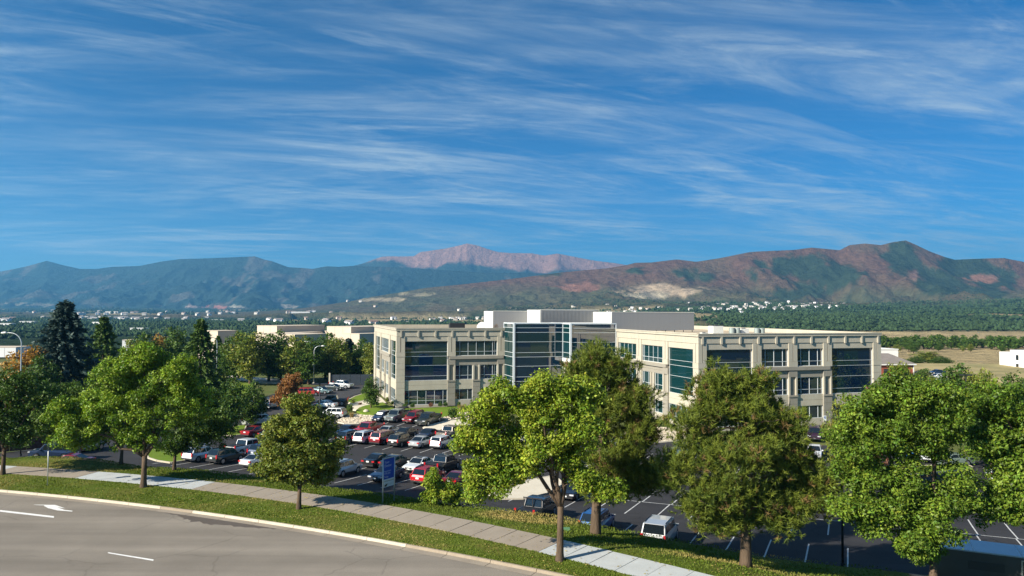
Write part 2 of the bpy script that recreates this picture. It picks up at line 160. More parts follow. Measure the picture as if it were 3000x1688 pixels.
TREELINE = [[240.6, 479.3, 6.7, 2.91], [254.9, 506.1, 4.2, 4.2], [249.9, 490.0, 6.0, 3.15], [244.3, 479.6, 7.3, 4.45], [279.8, 542.6, 3.3, 2.99], [271.3, 526.4, 4.1, 4.31], [249.0, 477.8, 6.2, 3.94], [253.5, 486.0, 6.3, 2.78], [288.5, 547.9, 4.0, 3.2], [275.9, 521.5, 3.8, 4.3], [268.5, 507.3, 5.2, 3.46], [263.7, 497.5, 4.9, 2.69], [280.0, 526.4, 5.6, 3.67], [268.9, 500.9, 4.3, 2.99], [263.3, 488.2, 5.8, 3.15], [290.9, 537.2, 5.1, 3.72], [262.2, 479.1, 7.8, 3.06], [288.5, 525.4, 5.8, 3.26], [280.4, 511.3, 6.8, 3.99], [308.5, 555.9, 3.1, 4.52], [274.1, 496.0, 4.6, 4.15], [309.3, 554.9, 3.6, 4.24], [272.5, 487.2, 6.5, 2.87], [313.0, 556.6, 4.5, 2.62], [273.3, 485.3, 5.5, 3.33], [271.5, 478.7, 5.2, 3.45], [270.6, 475.3, 8.0, 2.94], [277.8, 483.5, 7.8, 3.58], [321.7, 559.8, 5.1, 3.66], [294.1, 506.8, 4.2, 3.56], [294.0, 507.0, 7.1, 3.44], [320.4, 550.0, 3.1, 3.6], [287.8, 492.9, 6.9, 3.02], [322.2, 548.3, 5.5, 2.7], [309.4, 520.9, 3.7, 3.41], [315.5, 528.9, 4.0, 4.09], [285.5, 478.4, 7.5, 4.35], [332.9, 553.2, 4.7, 3.91], [318.6, 527.8, 4.0, 3.66], [322.0, 531.7, 5.6, 4.45], [290.7, 476.7, 5.4, 4.52], [289.5, 474.0, 5.7, 2.86], [326.0, 530.0, 6.4, 2.93], [321.0, 521.2, 4.5, 4.45], [289.7, 470.3, 5.8, 2.63], [299.0, 480.4, 5.8, 4.17], [324.7, 519.6, 4.2, 3.0], [313.0, 499.8, 4.9, 4.15], [324.9, 517.4, 6.9, 2.67], [324.4, 514.0, 4.4, 3.82], [317.3, 502.6, 5.1, 3.65], [345.3, 545.4, 3.4, 2.77], [322.1, 504.3, 5.0, 3.22], [328.6, 513.8, 4.2, 2.79], [337.3, 525.9, 4.0, 3.62], [353.4, 547.2, 3.6, 2.73], [317.4, 487.6, 7.1, 4.27], [352.7, 541.9, 5.8, 4.35], [315.3, 483.4, 6.7, 3.28], [362.1, 551.4, 3.7, 2.61], [341.6, 519.0, 5.5, 4.03], [315.5, 476.8, 7.6, 4.3], [357.6, 539.0, 3.2, 3.85], [350.6, 524.9, 5.9, 4.43], [369.5, 552.0, 5.0, 4.34], [353.8, 525.2, 5.5, 2.88], [339.9, 502.6, 5.6, 2.87], [326.0, 483.0, 5.8, 2.96], [343.5, 503.5, 5.8, 3.3], [326.9, 478.4, 7.2, 4.47], [361.4, 528.9, 5.8, 3.2], [323.2, 471.8, 5.9, 4.26], [375.5, 542.7, 3.3, 2.92], [356.8, 514.6, 5.5, 4.48], [388.4, 557.2, 5.6, 3.9], [375.5, 537.1, 4.6, 4.26], [387.3, 553.5, 4.7, 3.8], [376.3, 533.3, 5.7, 3.06], [371.1, 526.4, 3.8, 4.4], [358.3, 506.1, 5.1, 3.17], [334.9, 471.2, 8.1, 3.68], [375.5, 525.3, 5.8, 4.5], [347.1, 484.0, 8.1, 4.55], [398.9, 552.8, 4.2, 3.22], [354.7, 493.2, 7.3, 4.46], [392.2, 540.0, 6.1, 3.08], [402.9, 555.3, 5.6, 4.18], [379.2, 519.2, 4.2, 3.12], [354.5, 484.2, 8.0, 2.66], [352.8, 481.0, 8.2, 4.59], [404.8, 550.1, 4.0, 4.06], [411.5, 555.7, 3.2, 4.04], [395.4, 532.4, 4.5, 3.7], [360.4, 483.9, 5.9, 3.57], [361.4, 485.1, 5.7, 3.11], [398.2, 531.4, 4.1, 3.26], [382.1, 508.1, 7.5, 4.35], [418.8, 556.4, 5.6, 2.91], [413.4, 544.1, 5.8, 3.71], [406.5, 534.7, 6.2, 4.25], [408.6, 533.6, 3.9, 4.47], [417.9, 546.3, 3.8, 3.77], [402.7, 525.7, 4.2, 3.21], [425.0, 550.7, 4.4, 2.67], [381.7, 493.0, 5.6, 3.92]]
SHRUB = [[[-19.41, 134.52, -3.3], 0.56, 0.81, "g", "first green shrub from the office corner base"], [[-18.1, 134.94, -3.3], 0.56, 0.81, "g", "second green shrub from the office corner base"], [[-14.85, 136.0, -3.3], 0.57, 0.82, "p", "purple shrub under the office ground floor windows base"], [[-13.14, 136.55, -3.3], 0.57, 0.82, "g", "green shrub left of the office pier base"], [[-12.22, 136.85, -3.3], 0.57, 0.83, "g", "green shrub against the left office pier base"], [[-9.81, 137.63, -3.3], 0.58, 0.83, "g", "green shrub right of the left office pier base"], [[-7.31, 138.44, -3.3], 0.58, 0.84, "g", "green shrub beside the second office pier base"], [[-22.34, 138.8, -3.3], 0.52, 0.77, "g", "shrub at the sunlit side wall of the office"], [[-24.08, 143.4, -3.3], 0.6, 0.87, "b", "brown shrub at the sunlit side wall of the office"], [[-9.88, 123.65, -3.52], 1.55, 1.95, "g", "broad green shrub right of the dark green pickup"], [[-8.84, 130.84, -3.3], 1.09, 1.22, "t", "tan ornamental grass clump on the office lawn, left one"], [[-5.88, 132.3, -3.3], 1.23, 1.47, "t", "tan ornamental grass clump on the office lawn, right one"], [[-28.67, 130.86, -3.52], 0.97, 1.34, "g", "grey green shrub by the rock bed"], [[-27.01, 124.89, -3.79], 0.52, 0.99, "t", "tan grass tuft in the rock bed"], [[-25.24, 123.9, -3.81], 0.23, 0.35, "t", "small tan tuft in the rock bed"], [[-28.29, 138.06, -3.3], 0.45, 0.51, "p", "small dark shrub on the pale path"], [[-30.09, 140.52, -3.3], 0.65, 0.72, "b", "brown shrub between the lawn patches"], [[-29.87, 129.26, -3.61], 0.54, 1.08, "g", "shrub beside pale silver SUV"], [[48.35, 111.49, -3.3], 0.83, 1.24, "t", "tan grass clump before the right office wing"], [[47.77, 113.4, -3.3], 0.53, 0.53, "t", "small tan clump before the right office wing"]]
POLY = {"rock": [[-28.84, 121.71, -4.01], [-28.47, 125.01, -3.82], [-27.35, 127.84, -3.63], [-23.29, 126.03, -3.65], [-23.02, 120.98, -3.93], [-24.78, 120.32, -4.0], [-27.1, 120.23, -4.05]], "lawn1": [[-27.64, 131.14, -3.5], [-27.7, 134.3, -3.37], [-27.02, 137.13, -3.3], [-25.81, 140.18, -3.3], [-24.66, 141.78, -3.3], [-22.21, 134.91, -3.3], [-20.58, 132.46, -3.34], [-15.34, 133.77, -3.3], [-9.66, 136.36, -3.3], [-5.03, 139.0, -3.3], [-4.75, 131.45, -3.3], [-9.38, 128.4, -3.32], [-11.83, 123.14, -3.57], [-15.43, 125.51, -3.53], [-22.22, 127.17, -3.57], [-25.86, 128.35, -3.58]], "lawn2": [[-32.16, 143.06, -3.3], [-32.12, 151.55, -3.3], [-31.13, 157.84, -3.3], [-28.88, 151.1, -3.3], [-28.65, 145.38, -3.3], [-30.3, 140.0, -3.3]], "walk1": [[-30.98, 138.96, -3.3], [-29.23, 144.26, -3.3], [-28.31, 149.94, -3.3], [-27.93, 153.56, -3.3], [-26.18, 148.87, -3.3], [-23.92, 141.29, -3.3], [-26.03, 139.66, -3.3], [-27.05, 136.64, -3.3], [-27.68, 132.18, -3.46], [-29.15, 133.32, -3.43]], "ramp": [[-13.97, 116.39, -3.99], [-13.53, 118.13, -3.88], [-11.05, 120.83, -3.67], [-8.37, 122.35, -3.55], [-4.49, 124.58, -3.4], [-4.31, 119.77, -3.59], [-7.99, 116.93, -3.83], [-10.98, 114.44, -4.03], [-13.35, 114.38, -4.09]], "rock2": [[-11.8, 122.84, -3.58], [-9.06, 128.05, -3.33], [-4.41, 130.57, -3.3], [-4.24, 125.51, -3.36], [-8.41, 122.95, -3.53], [-10.54, 121.33, -3.64]], "isl": [[-2.11, 72.92, -3.66], [-1.77, 74.26, -3.72], [0.11, 77.76, -3.89], [2.35, 81.04, -4.03], [4.91, 83.37, -4.09], [5.58, 79.16, -4.02], [3.52, 74.14, -3.8], [1.42, 71.55, -3.66], [-0.88, 71.15, -3.6]], "rock3": [[16.69, 112.16, -3.57], [21.13, 113.75, -3.44], [26.83, 113.45, -3.36], [24.9, 105.28, -3.77], [19.24, 103.62, -3.98], [15.46, 103.89, -4.05]], "grassisl": [[-45.92, 93.09, -3.8], [-47.31, 96.96, -3.93], [-47.36, 99.89, -4.02], [-47.05, 102.19, -4.07], [-44.31, 102.4, -4.09], [-41.21, 94.29, -3.92], [-39.16, 88.7, -3.72], [-40.06, 87.11, -3.64], [-42.24, 88.31, -3.66], [-44.14, 90.09, -3.7]], "grassl": [[-76.46, 176.08, -3.3], [-79.46, 191.08, -3.3], [-68.38, 189.78, -3.3], [-60.27, 172.9, -3.3], [-56.02, 158.66, -3.3], [-58.23, 146.72, -3.35], [-65.9, 151.86, -3.3]], "grassl2": [[-44.15, 114.11, -4.2], [-44.08, 118.13, -4.2], [-42.73, 119.23, -4.2], [-39.86, 109.88, -4.2], [-41.13, 108.95, -4.2], [-42.6, 109.5, -4.2]], "walkl": [[-79.98, 201.25, -3.3], [-70.47, 195.55, -3.3], [-60.88, 188.31, -3.3], [-55.5, 184.94, -3.3], [-53.45, 178.11, -3.3], [-61.3, 179.38, -3.3], [-75.26, 189.4, -3.3]], "lawnr": [[44.05, 114.6, -3.3], [52.42, 115.55, -3.3], [51.12, 111.58, -3.3], [42.56, 109.44, -3.3]], "islr": [[46.39, 88.06, -4.2], [49.7, 89.62, -4.11], [55.43, 90.2, -3.95], [55.3, 88.67, -4.04], [47.42, 85.53, -4.2], [45.03, 85.48, -4.2]], "lotleft": [[-48.41, 102.09, -4.06], [-45.32, 104.72, -4.13], [-28.45, 120.08, -4.09], [-28.84, 121.71, -4.01], [-29.6, 129.9, -3.58], [-31.46, 139.95, -3.3], [-32.0, 150.96, -3.3], [-30.95, 161.85, -3.3], [-34.11, 178.29, -3.3], [-44.49, 175.3, -3.3], [-49.87, 158.94, -3.3], [-51.02, 145.53, -3.3], [-57.63, 138.81, -3.67], [-55.92, 121.31, -4.2]], "drive": [[113.92, 212.83, -3.3], [126.59, 229.52, -3.3], [125.07, 223.02, -3.3], [109.04, 197.75, -3.3], [102.13, 191.66, -3.3]], "backdrive": [[-47.89, 152.66, -3.3], [-45.38, 163.94, -3.3], [-38.96, 172.41, -3.3], [-33.65, 175.86, -3.3], [-31.51, 166.76, -3.3], [-33.88, 148.53, -3.3], [-35.3, 141.87, -3.3], [-36.98, 133.78, -3.54], [-39.88, 129.19, -3.83], [-42.95, 129.45, -3.88]]}
BAY = {"b1l": 20.79, "b1r": 30.36, "b2l": 30.14, "b2r": 38.59, "ph": [21.65, 29.57, 29.24, 42.03, 40.72, 58.77]}
MISC = {"signpole": [-37.58, 60.08, 0.15], "banner": [-9.55, 55.23, 0.1], "person": [14.73, 58.92, -3.31], "tripod": [15.82, 59.44, -3.36], "lotpole1": [-19.4, 74.67, -3.43], "lotpole2": [23.04, 51.56, -3.15], "acc1": [46.63, 111.43, -3.3], "acc2": [50.91, 111.57, -3.3], "lotpole3": [-59.47, 89.7, -3.41], "trailer": [[26.88, 49.04, -3.1], [36.98, 53.53, -3.46]], "box": [3.81, 50.9, 0.0]}



# ---------------------------------------------------------------- helpers
def tag(o, label=None, cat=None, group=None, kind=None):
    if label:
        o["label"] = label
    if cat:
        o["category"] = cat
    if group:
        o["group"] = group
    if kind:
        o["kind"] = kind
    return o


def put(name, data, parent=None, loc=None, rot=None, scale=None):
    o = bpy.data.objects.new(name, data)
    COL.objects.link(o)
    if parent is not None:
        o.parent = parent
    if loc is not None:
        o.location = loc
    if rot is not None:
        o.rotation_euler = rot
    if scale is not None:
        o.scale = scale
    return o


def empty(name, loc=(0, 0, 0), rz=0.0, parent=None):
    o = put(name, None, parent, loc, (0, 0, rz))
    o.empty_display_size = 0.2
    return o


def mesh_np(name, V, faces, mats=(), smooth=False, col=None, mat_idx=None):
    """mesh from arrays: V (n,3), faces (m,k) of one size or a list of such arrays"""
    if not isinstance(faces, list):
        faces = [faces]
    faces = [np.asarray(f, dtype=np.int32) for f in faces if len(f)]
    V = np.ascontiguousarray(V, dtype=np.float32)
    me = bpy.data.meshes.new(name)
    me.vertices.add(len(V))
    me.vertices.foreach_set("co", V.ravel())
    loops = np.concatenate([f.ravel() for f in faces])
    sizes = np.concatenate([np.full(len(f), f.shape[1], dtype=np.int32) for f in faces])
    starts = np.concatenate([[0], np.cumsum(sizes)[:-1]]).astype(np.int32)
    me.loops.add(len(loops))
    me.loops.foreach_set("vertex_index", loops)
    me.polygons.add(len(sizes))
    me.polygons.foreach_set("loop_start", starts)
    me.polygons.foreach_set("loop_total", sizes)
    me.polygons.foreach_set("use_smooth", np.full(len(sizes), bool(smooth)))
    if mat_idx is not None:
        me.polygons.foreach_set("material_index", np.asarray(mat_idx, dtype=np.int32))
    me.update(calc_edges=True)
    if col is not None:
        domain = 'FACE' if len(col) == len(sizes) and len(col) != len(V) else 'POINT'
        at = me.attributes.new("Col", 'FLOAT_COLOR', domain)
        c4 = np.ones((len(col), 4), dtype=np.float32)
        c4[:, :3] = col
        at.data.foreach_set("color", c4.ravel())
    for m in mats:
        me.materials.append(m)
    return me


def grid_faces(nu, nv):
    a = np.arange(nu * nv).reshape(nu, nv)
    return np.stack([a[:-1, :-1].ravel(), a[1:, :-1].ravel(), a[1:, 1:].ravel(), a[:-1, 1:].ravel()], axis=1)


BOXV = np.array([[x, y, z] for z in (-.5, .5) for x, y in ((-.5, -.5), (.5, -.5), (.5, .5), (-.5, .5))])
BOXF = np.array([[3, 2, 1, 0], [4, 5, 6, 7], [0, 1, 5, 4], [1, 2, 6, 5], [2, 3, 7, 6], [3, 0, 4, 7]])
_cubes = {}


def box(name, parent, c, s, m, rz=0.0, rot=None):
    """one box: a scaled copy of a shared unit cube per material"""
    me = _cubes.get(m.name)
    if me is None:
        me = _cubes[m.name] = mesh_np("block_" + m.name, BOXV, BOXF, (m,))
    return put(name, me, parent, c, rot or (0, 0, rz), s)


class MB:
    """collects shapes into one mesh"""

    def __init__(self):
        self.V, self.F, self.I, self.n = [], [], [], 0

    def add(self, V, F, mi=0):
        V = np.asarray(V, dtype=float)
        self.V.append(V)
        for f in F:
            self.F.append([int(i) + self.n for i in f])
            self.I.append(mi)
        self.n += len(V)
        return self

    def box(self, c, s, mi=0, rz=0.0):
        V = BOXV * np.array(s)
        if rz:
            ca, sa = math.cos(rz), math.sin(rz)
            V = np.stack([V[:, 0] * ca - V[:, 1] * sa, V[:, 0] * sa + V[:, 1] * ca, V[:, 2]], axis=1)
        return self.add(V + np.array(c), BOXF, mi)

    def tube(self, pts, rad, sides=6, mi=0, cap=True):
        pts = np.asarray(pts, dtype=float)
        rad = np.broadcast_to(np.asarray(rad, dtype=float), (len(pts),))
        d = np.gradient(pts, axis=0)
        V = []
        ref = np.array([1.0, 0.1, 0.05])
        for p, t, r in zip(pts, d, rad):
            t = t / (np.linalg.norm(t) + 1e-9)
            a = np.cross(t, ref)
            if np.linalg.norm(a) < 1e-3:
                a = np.cross(t, [0, 1, 0])
            a /= np.linalg.norm(a)
            b = np.cross(t, a)
            for k in range(sides):
                w = 2 * math.pi * k / sides
                V.append(p + r * (a * math.cos(w) + b * math.sin(w)))
        F = []
        n = len(pts)
        for i in range(n - 1):
            for k in range(sides):
                k2 = (k + 1) % sides
                F.append((i * sides + k, i * sides + k2, (i + 1) * sides + k2, (i + 1) * sides + k))
        if cap:
            F.append(tuple(range(sides - 1, -1, -1)))
            F.append(tuple((n - 1) * sides + k for k in range(sides)))
        return self.add(V, F, mi)

    def mesh(self, name, mats, smooth=False):
        me = bpy.data.meshes.new(name)
        V = np.concatenate(self.V)
        me.from_pydata(V.tolist(), [], self.F)
        for m in mats:
            me.materials.append(m)
        me.polygons.foreach_set("material_index", np.array(self.I, dtype=np.int32))
        if smooth:
            me.polygons.foreach_set("use_smooth", np.ones(len(self.F), dtype=bool))
        me.update()
        return me

    def build(self, name, mats, parent=None, smooth=False, loc=None):
        if not isinstance(mats, (list, tuple)):
            mats = [mats]
        return put(name, self.mesh(name, mats, smooth), parent, loc)


# value noise in numpy
_perm = RNG.random((256, 256))


def vnoise(x, y):
    xi, yi = np.floor(x).astype(int), np.floor(y).astype(int)
    xf, yf = x - xi, y - yi
    u, v = xf * xf * (3 - 2 * xf), yf * yf * (3 - 2 * yf)
    g = lambda a, b: _perm[a & 255, b & 255]
    return (g(xi, yi) * (1 - u) + g(xi + 1, yi) * u) * (1 - v) + (g(xi, yi + 1) * (1 - u) + g(xi + 1, yi + 1) * u) * v


def fbm(x, y, oct=5, gain=.5):
    s, a, n = 0, 1, 0
    for i in range(oct):
        s = s + a * vnoise(x * 2 ** i + 17.3 * i, y * 2 ** i + 5.1 * i)
        n += a
        a *= gain
    return s / n


def ridged(x, y, oct=5, gain=.5):
    s, a, n = 0, 1, 0
    for i in range(oct):
        r = 1 - np.abs(2 * vnoise(x * 2 ** i + 9.7 * i, y * 2 ** i + 3.3 * i) - 1)
        s = s + a * r
        n += a
        a *= gain
    return s / n


def smooth01(t):
    t = np.clip(t, 0, 1)
    return t * t * (3 - 2 * t)


# ---------------------------------------------------------------- materials
MATS = {}


def mat(name, color, rough=.8, spec=.3, metal=0.0, var=0.0, vscale=1.0, bump=0.0, bscale=20.0, color2=None, coat=0.0, attr=False,
        detail=6, stretch=None, emit=None, mix_lo=.35, mix_hi=.65, fine=None):
    m = MATS.get(name)
    if m:
        return m
    m = MATS[name] = bpy.data.materials.new(name)
    m.use_nodes = True
    N, Lk = m.node_tree.nodes, m.node_tree.links
    b = N["Principled BSDF"]
    b.inputs["Roughness"].default_value = rough
    b.inputs["Specular IOR Level"].default_value = spec
    b.inputs["Metallic"].default_value = metal
    b.inputs["Coat Weight"].default_value = coat
    b.inputs["Coat Roughness"].default_value = 0.05
    b.inputs["Base Color"].default_value = (*color, 1)
    src = None
    if attr:
        a = N.new("ShaderNodeAttribute")
        a.attribute_name = "Col"
        src = a.outputs["Color"]
    geo = None
    if var or bump or color2 or fine:
        geo = N.new("ShaderNodeNewGeometry").outputs["Position"]
        if stretch:
            vm = N.new("ShaderNodeVectorMath")
            vm.operation = 'MULTIPLY'
            vm.inputs[1].default_value = stretch
            Lk.new(geo, vm.inputs[0])
            geo = vm.outputs[0]
    if color2:
        nz = N.new("ShaderNodeTexNoise")
        nz.inputs["Scale"].default_value = vscale
        nz.inputs["Detail"].default_value = detail
        nz.inputs["Roughness"].default_value = .6
        Lk.new(geo, nz.inputs["Vector"])
        mr = N.new("ShaderNodeMapRange")
        mr.inputs[1].default_value = mix_lo
        mr.inputs[2].default_value = mix_hi
        Lk.new(nz.outputs[0], mr.inputs[0])
        mx = N.new("ShaderNodeMix")
        mx.data_type = 'RGBA'
        mx.inputs[6].default_value = (*color, 1)
        mx.inputs[7].default_value = (*color2, 1)
        if src:
            Lk.new(src, mx.inputs[6])
        Lk.new(mr.outputs[0], mx.inputs[0])
        src = mx.outputs[2]

    def modulate(src, amount, scale, det):
        nz = N.new("ShaderNodeTexNoise")
        nz.inputs["Scale"].default_value = scale
        nz.inputs["Detail"].default_value = det
        nz.inputs["Roughness"].default_value = .65
        Lk.new(geo, nz.inputs["Vector"])
        mr = N.new("ShaderNodeMapRange")
        mr.inputs[1].default_value = .25
        mr.inputs[2].default_value = .75
        mr.inputs[3].default_value = 1 - amount
        mr.inputs[4].default_value = 1 + amount
        Lk.new(nz.outputs[0], mr.inputs[0])
        mx = N.new("ShaderNodeVectorMath")
        mx.operation = 'SCALE'
        if src:
            Lk.new(src, mx.inputs[0])
        else:
            mx.inputs[0].default_value = color
        Lk.new(mr.outputs[0], mx.inputs["Scale"])
        return mx.outputs[0]

    if var:
        src = modulate(src, var, vscale * 1.7 if color2 else vscale, detail)
    if fine:
        src = modulate(src, fine[0], fine[1], 3)
    if src:
        Lk.new(src, b.inputs["Base Color"])
    if bump:
        nz = N.new("ShaderNodeTexNoise")
        nz.inputs["Scale"].default_value = bscale
        nz.inputs["Detail"].default_value = 4
        Lk.new(geo, nz.inputs["Vector"])
        bp = N.new("ShaderNodeBump")
        bp.inputs["Strength"].default_value = bump
        bp.inputs["Distance"].default_value = 0.05
        Lk.new(nz.outputs[0], bp.inputs["Height"])
        Lk.new(bp.outputs[0], b.inputs["Normal"])
    if emit:
        b.inputs["Emission Color"].default_value = (*emit[:3], 1)
        b.inputs["Emission Strength"].default_value = emit[3]
    return m


def leaf_mat(name, transl=.35, rough=.5):
    m = mat(name, (.1, .1, .1), rough=rough, spec=.25, attr=True)
    N, Lk = m.node_tree.nodes, m.node_tree.links
    b, out = N["Principled BSDF"], N["Material Output"]
    a = [n for n in N if n.type == 'ATTRIBUTE'][0]
    Lk.new(a.outputs["Color"], b.inputs["Base Color"])
    t = N.new("ShaderNodeBsdfTranslucent")
    hsv = N.new("ShaderNodeHueSaturation")
    hsv.inputs["Saturation"].default_value = 1.15
    hsv.inputs["Value"].default_value = 1.3
    Lk.new(a.outputs["Color"], hsv.inputs["Color"])
    Lk.new(hsv.outputs[0], t.inputs[0])
    mx = N.new("ShaderNodeMixShader")
    mx.inputs[0].default_value = transl
    Lk.new(b.outputs[0], mx.inputs[1])
    Lk.new(t.outputs[0], mx.inputs[2])
    Lk.new(mx.outputs[0], out.inputs["Surface"])
    return m


A_ROAD = mat("road_asphalt", (.222, .195, .160), .9, .2, var=.12, vscale=.25, fine=(.16, 14), bump=.25, bscale=60)


def wear(m, dark, streak_dir, crack_scale):
    """tyre polished lanes, hairline cracks and small patches on asphalt"""
    N, Lk = m.node_tree.nodes, m.node_tree.links
    b = N["Principled BSDF"]
    src = b.inputs["Base Color"].links[0].from_socket
    geo = N.new("ShaderNodeNewGeometry").outputs["Position"]
    mp = N.new("ShaderNodeMapping")
    mp.inputs["Rotation"].default_value = (0, 0, streak_dir)
    mp.inputs["Scale"].default_value = (.03, .55, 1)
    Lk.new(geo, mp.inputs["Vector"])
    nz = N.new("ShaderNodeTexNoise")
    nz.inputs["Scale"].default_value = 1.0
    nz.inputs["Detail"].default_value = 5
    Lk.new(mp.outputs[0], nz.inputs["Vector"])
    mr = N.new("ShaderNodeMapRange")
    for i, v in ((1, .3), (2, .7), (3, .80), (4, 1.16)):
        mr.inputs[i].default_value = v
    Lk.new(nz.outputs[0], mr.inputs[0])
    wob = N.new("ShaderNodeTexNoise")
    wob.inputs["Scale"].default_value = .6
    wob.inputs["Detail"].default_value = 5
    Lk.new(geo, wob.inputs["Vector"])
    mixv = N.new("ShaderNodeMix")
    mixv.data_type = 'VECTOR'
    mixv.inputs[0].default_value = .55
    Lk.new(geo, mixv.inputs[4])
    Lk.new(wob.outputs[1], mixv.inputs[5])
    vo = N.new("ShaderNodeTexVoronoi")
    vo.feature = 'DISTANCE_TO_EDGE'
    vo.inputs["Scale"].default_value = crack_scale
    Lk.new(mixv.outputs[1], vo.inputs["Vector"])
    cr = N.new("ShaderNodeMapRange")
    for i, v in ((1, .0), (2, .012), (3, dark), (4, 1.0)):
        cr.inputs[i].default_value = v
    Lk.new(vo.outputs[0], cr.inputs[0])
    gate = N.new("ShaderNodeTexNoise")
    gate.inputs["Scale"].default_value = .09
    Lk.new(geo, gate.inputs["Vector"])
    gr = N.new("ShaderNodeMapRange")
    for i, v in ((1, .48), (2, .60), (3, 1.0), (4, .0)):
        gr.inputs[i].default_value = v
    Lk.new(gate.outputs[0], gr.inputs[0])
    mxx = N.new("ShaderNodeMath")
    mxx.operation = 'MAXIMUM'
    Lk.new(cr.outputs[0], mxx.inputs[0])
    Lk.new(gr.outputs[0], mxx.inputs[1])
    ml = N.new("ShaderNodeMath")
    ml.operation = 'MULTIPLY'
    Lk.new(mr.outputs[0], ml.inputs[0])
    Lk.new(mxx.outputs[0], ml.inputs[1])
    sc = N.new("ShaderNodeVectorMath")
    sc.operation = 'SCALE'
    Lk.new(src, sc.inputs[0])
    Lk.new(ml.outputs[0], sc.inputs["Scale"])
    Lk.new(sc.outputs[0], b.inputs["Base Color"])


wear(A_ROAD, .80, math.radians(22), .35)
A_WET = mat("damp_asphalt", (.105, .086, .070), .65, .35, var=.15, vscale=.6)
A_LOT = mat("lot_asphalt", (.028, .028, .031), .85, .25, var=.22, vscale=.12, color2=(.038, .037, .038), fine=(.14, 9), bump=.2, bscale=50)
wear(A_LOT, .5, math.radians(20), .3)
A_DRIVE = mat("drive_asphalt", (.05, .05, .054), .85, .25, var=.2, vscale=.2)
PAINT_W = mat("road_paint", (.74, .73, .70), .7, .3, var=.12, vscale=3, fine=(.1, 12))
PAINT_L = mat("stall_paint", (.52, .52, .50), .75, .3, var=.25, vscale=2, fine=(.2, 10))
CONC = mat("concrete_kerb", (.50, .44, .34), .9, .2, var=.14, vscale=.8, fine=(.1, 9), bump=.15, bscale=30)
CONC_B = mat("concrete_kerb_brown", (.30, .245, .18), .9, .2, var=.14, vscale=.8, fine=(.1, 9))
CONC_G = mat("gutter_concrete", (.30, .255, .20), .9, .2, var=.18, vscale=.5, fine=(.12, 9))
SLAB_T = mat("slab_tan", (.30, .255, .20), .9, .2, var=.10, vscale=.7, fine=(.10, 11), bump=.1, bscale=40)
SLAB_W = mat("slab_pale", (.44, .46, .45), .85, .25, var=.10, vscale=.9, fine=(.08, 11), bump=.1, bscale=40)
PALE = mat("pale_concrete", (.62, .56, .44), .9, .2, var=.08, vscale=.5, fine=(.06, 6))
LAWN = mat("lawn_turf", (.080, .112, .012), .95, .1, color2=(.155, .140, .035), vscale=.35, var=.25, fine=(.35, 7), mix_lo=.45, mix_hi=.78)
LAWN2 = mat("lawn_turf_green", (.115, .190, .016), .95, .1, color2=(.15, .20, .03), vscale=.25, var=.15, fine=(.25, 5))
SOIL = mat("site_soil", (.075, .110, .022), .95, .1, color2=(.13, .125, .05), vscale=.08, var=.25, fine=(.2, 2))
GRAVEL = mat("gravel_bed", (.46, .38, .26), .95, .15, color2=(.58, .50, .37), vscale=1.2, var=.2, fine=(.3, 5), bump=.6, bscale=9)
ROCK = mat("river_rock", (.58, .50, .38), .9, .2, var=.3, vscale=3)
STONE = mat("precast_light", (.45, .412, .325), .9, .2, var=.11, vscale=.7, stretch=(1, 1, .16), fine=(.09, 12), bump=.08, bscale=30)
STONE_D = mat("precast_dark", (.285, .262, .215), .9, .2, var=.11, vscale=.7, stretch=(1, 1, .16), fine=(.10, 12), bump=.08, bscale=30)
STONE_R = mat("roof_gravel", (.50, .41, .29), .95, .1, var=.12, vscale=.4)
JOINT = mat("dark_recess", (.06, .055, .05), .9, .1)
FRAME = mat("aluminium_frame", (.66, .70, .71), .45, .5, metal=.2)
GLASS_F = mat("office_glass_front", (.003, .014, .040), .015, 1.0, bump=.02, bscale=.6)
GLASS_L = mat("office_glass_side", (.005, .030, .032), .015, 1.0, bump=.02, bscale=.6)
GLASS_V = {"office_glass_front": [GLASS_F, mat("office_glass_front_b", (.005, .022, .036), .02, 1.0, bump=.02, bscale=.7), mat("office_glass_front_c", (.009, .026, .034), .03, 1.0, bump=.03, bscale=.5)],
           "office_glass_side": [GLASS_L, mat("office_glass_side_b", (.006, .034, .040), .02, 1.0, bump=.02, bscale=.7)]}
for g_ in GLASS_V["office_glass_front"] + GLASS_V["office_glass_side"]:
    g_.node_tree.nodes["Principled BSDF"].inputs["IOR"].default_value = 1.8
for g_ in GLASS_V["office_glass_side"]:
    g_.node_tree.nodes["Principled BSDF"].inputs["IOR"].default_value = 1.45
    g_.node_tree.nodes["Principled BSDF"].inputs["Specular IOR Level"].default_value = .6
METAL_W = mat("white_panel", (.76, .76, .70), .6, .3, var=.04, vscale=.2)
METAL_G = mat("grey_corrugated", (.27, .275, .28), .55, .4, metal=.3, var=.06, vscale=.8, stretch=(6, 6, .05))
METAL_D = mat("dark_metal", (.035, .036, .04), .5, .4, metal=.4)
GALV = mat("galvanised_steel", (.46, .49, .50), .45, .5, metal=.6)
TYRE = mat("tyre_rubber", (.016, .016, .017), .8, .3)
RIM = mat("wheel_rim", (.42, .43, .45), .3, .5, metal=.8)
CARGLASS = mat("car_glass", (.008, .012, .016), .03, .9)
TRIM = mat("black_trim", (.018, .018, .02), .5, .4)
CHROME = mat("chrome", (.62, .63, .65), .18, .6, metal=.95)
LAMP_W = mat("headlamp_lens", (.72, .74, .76), .1, .8, metal=.3)
LAMP_R = mat("tail_lamp_lens", (.42, .015, .02), .15, .7)
PLATE = mat("number_plate", (.72, .74, .72), .4, .4)
BARK = mat("bark", (.105, .075, .05), .95, .1, var=.35, vscale=4, stretch=(1, 1, .25), bump=.7, bscale=18)
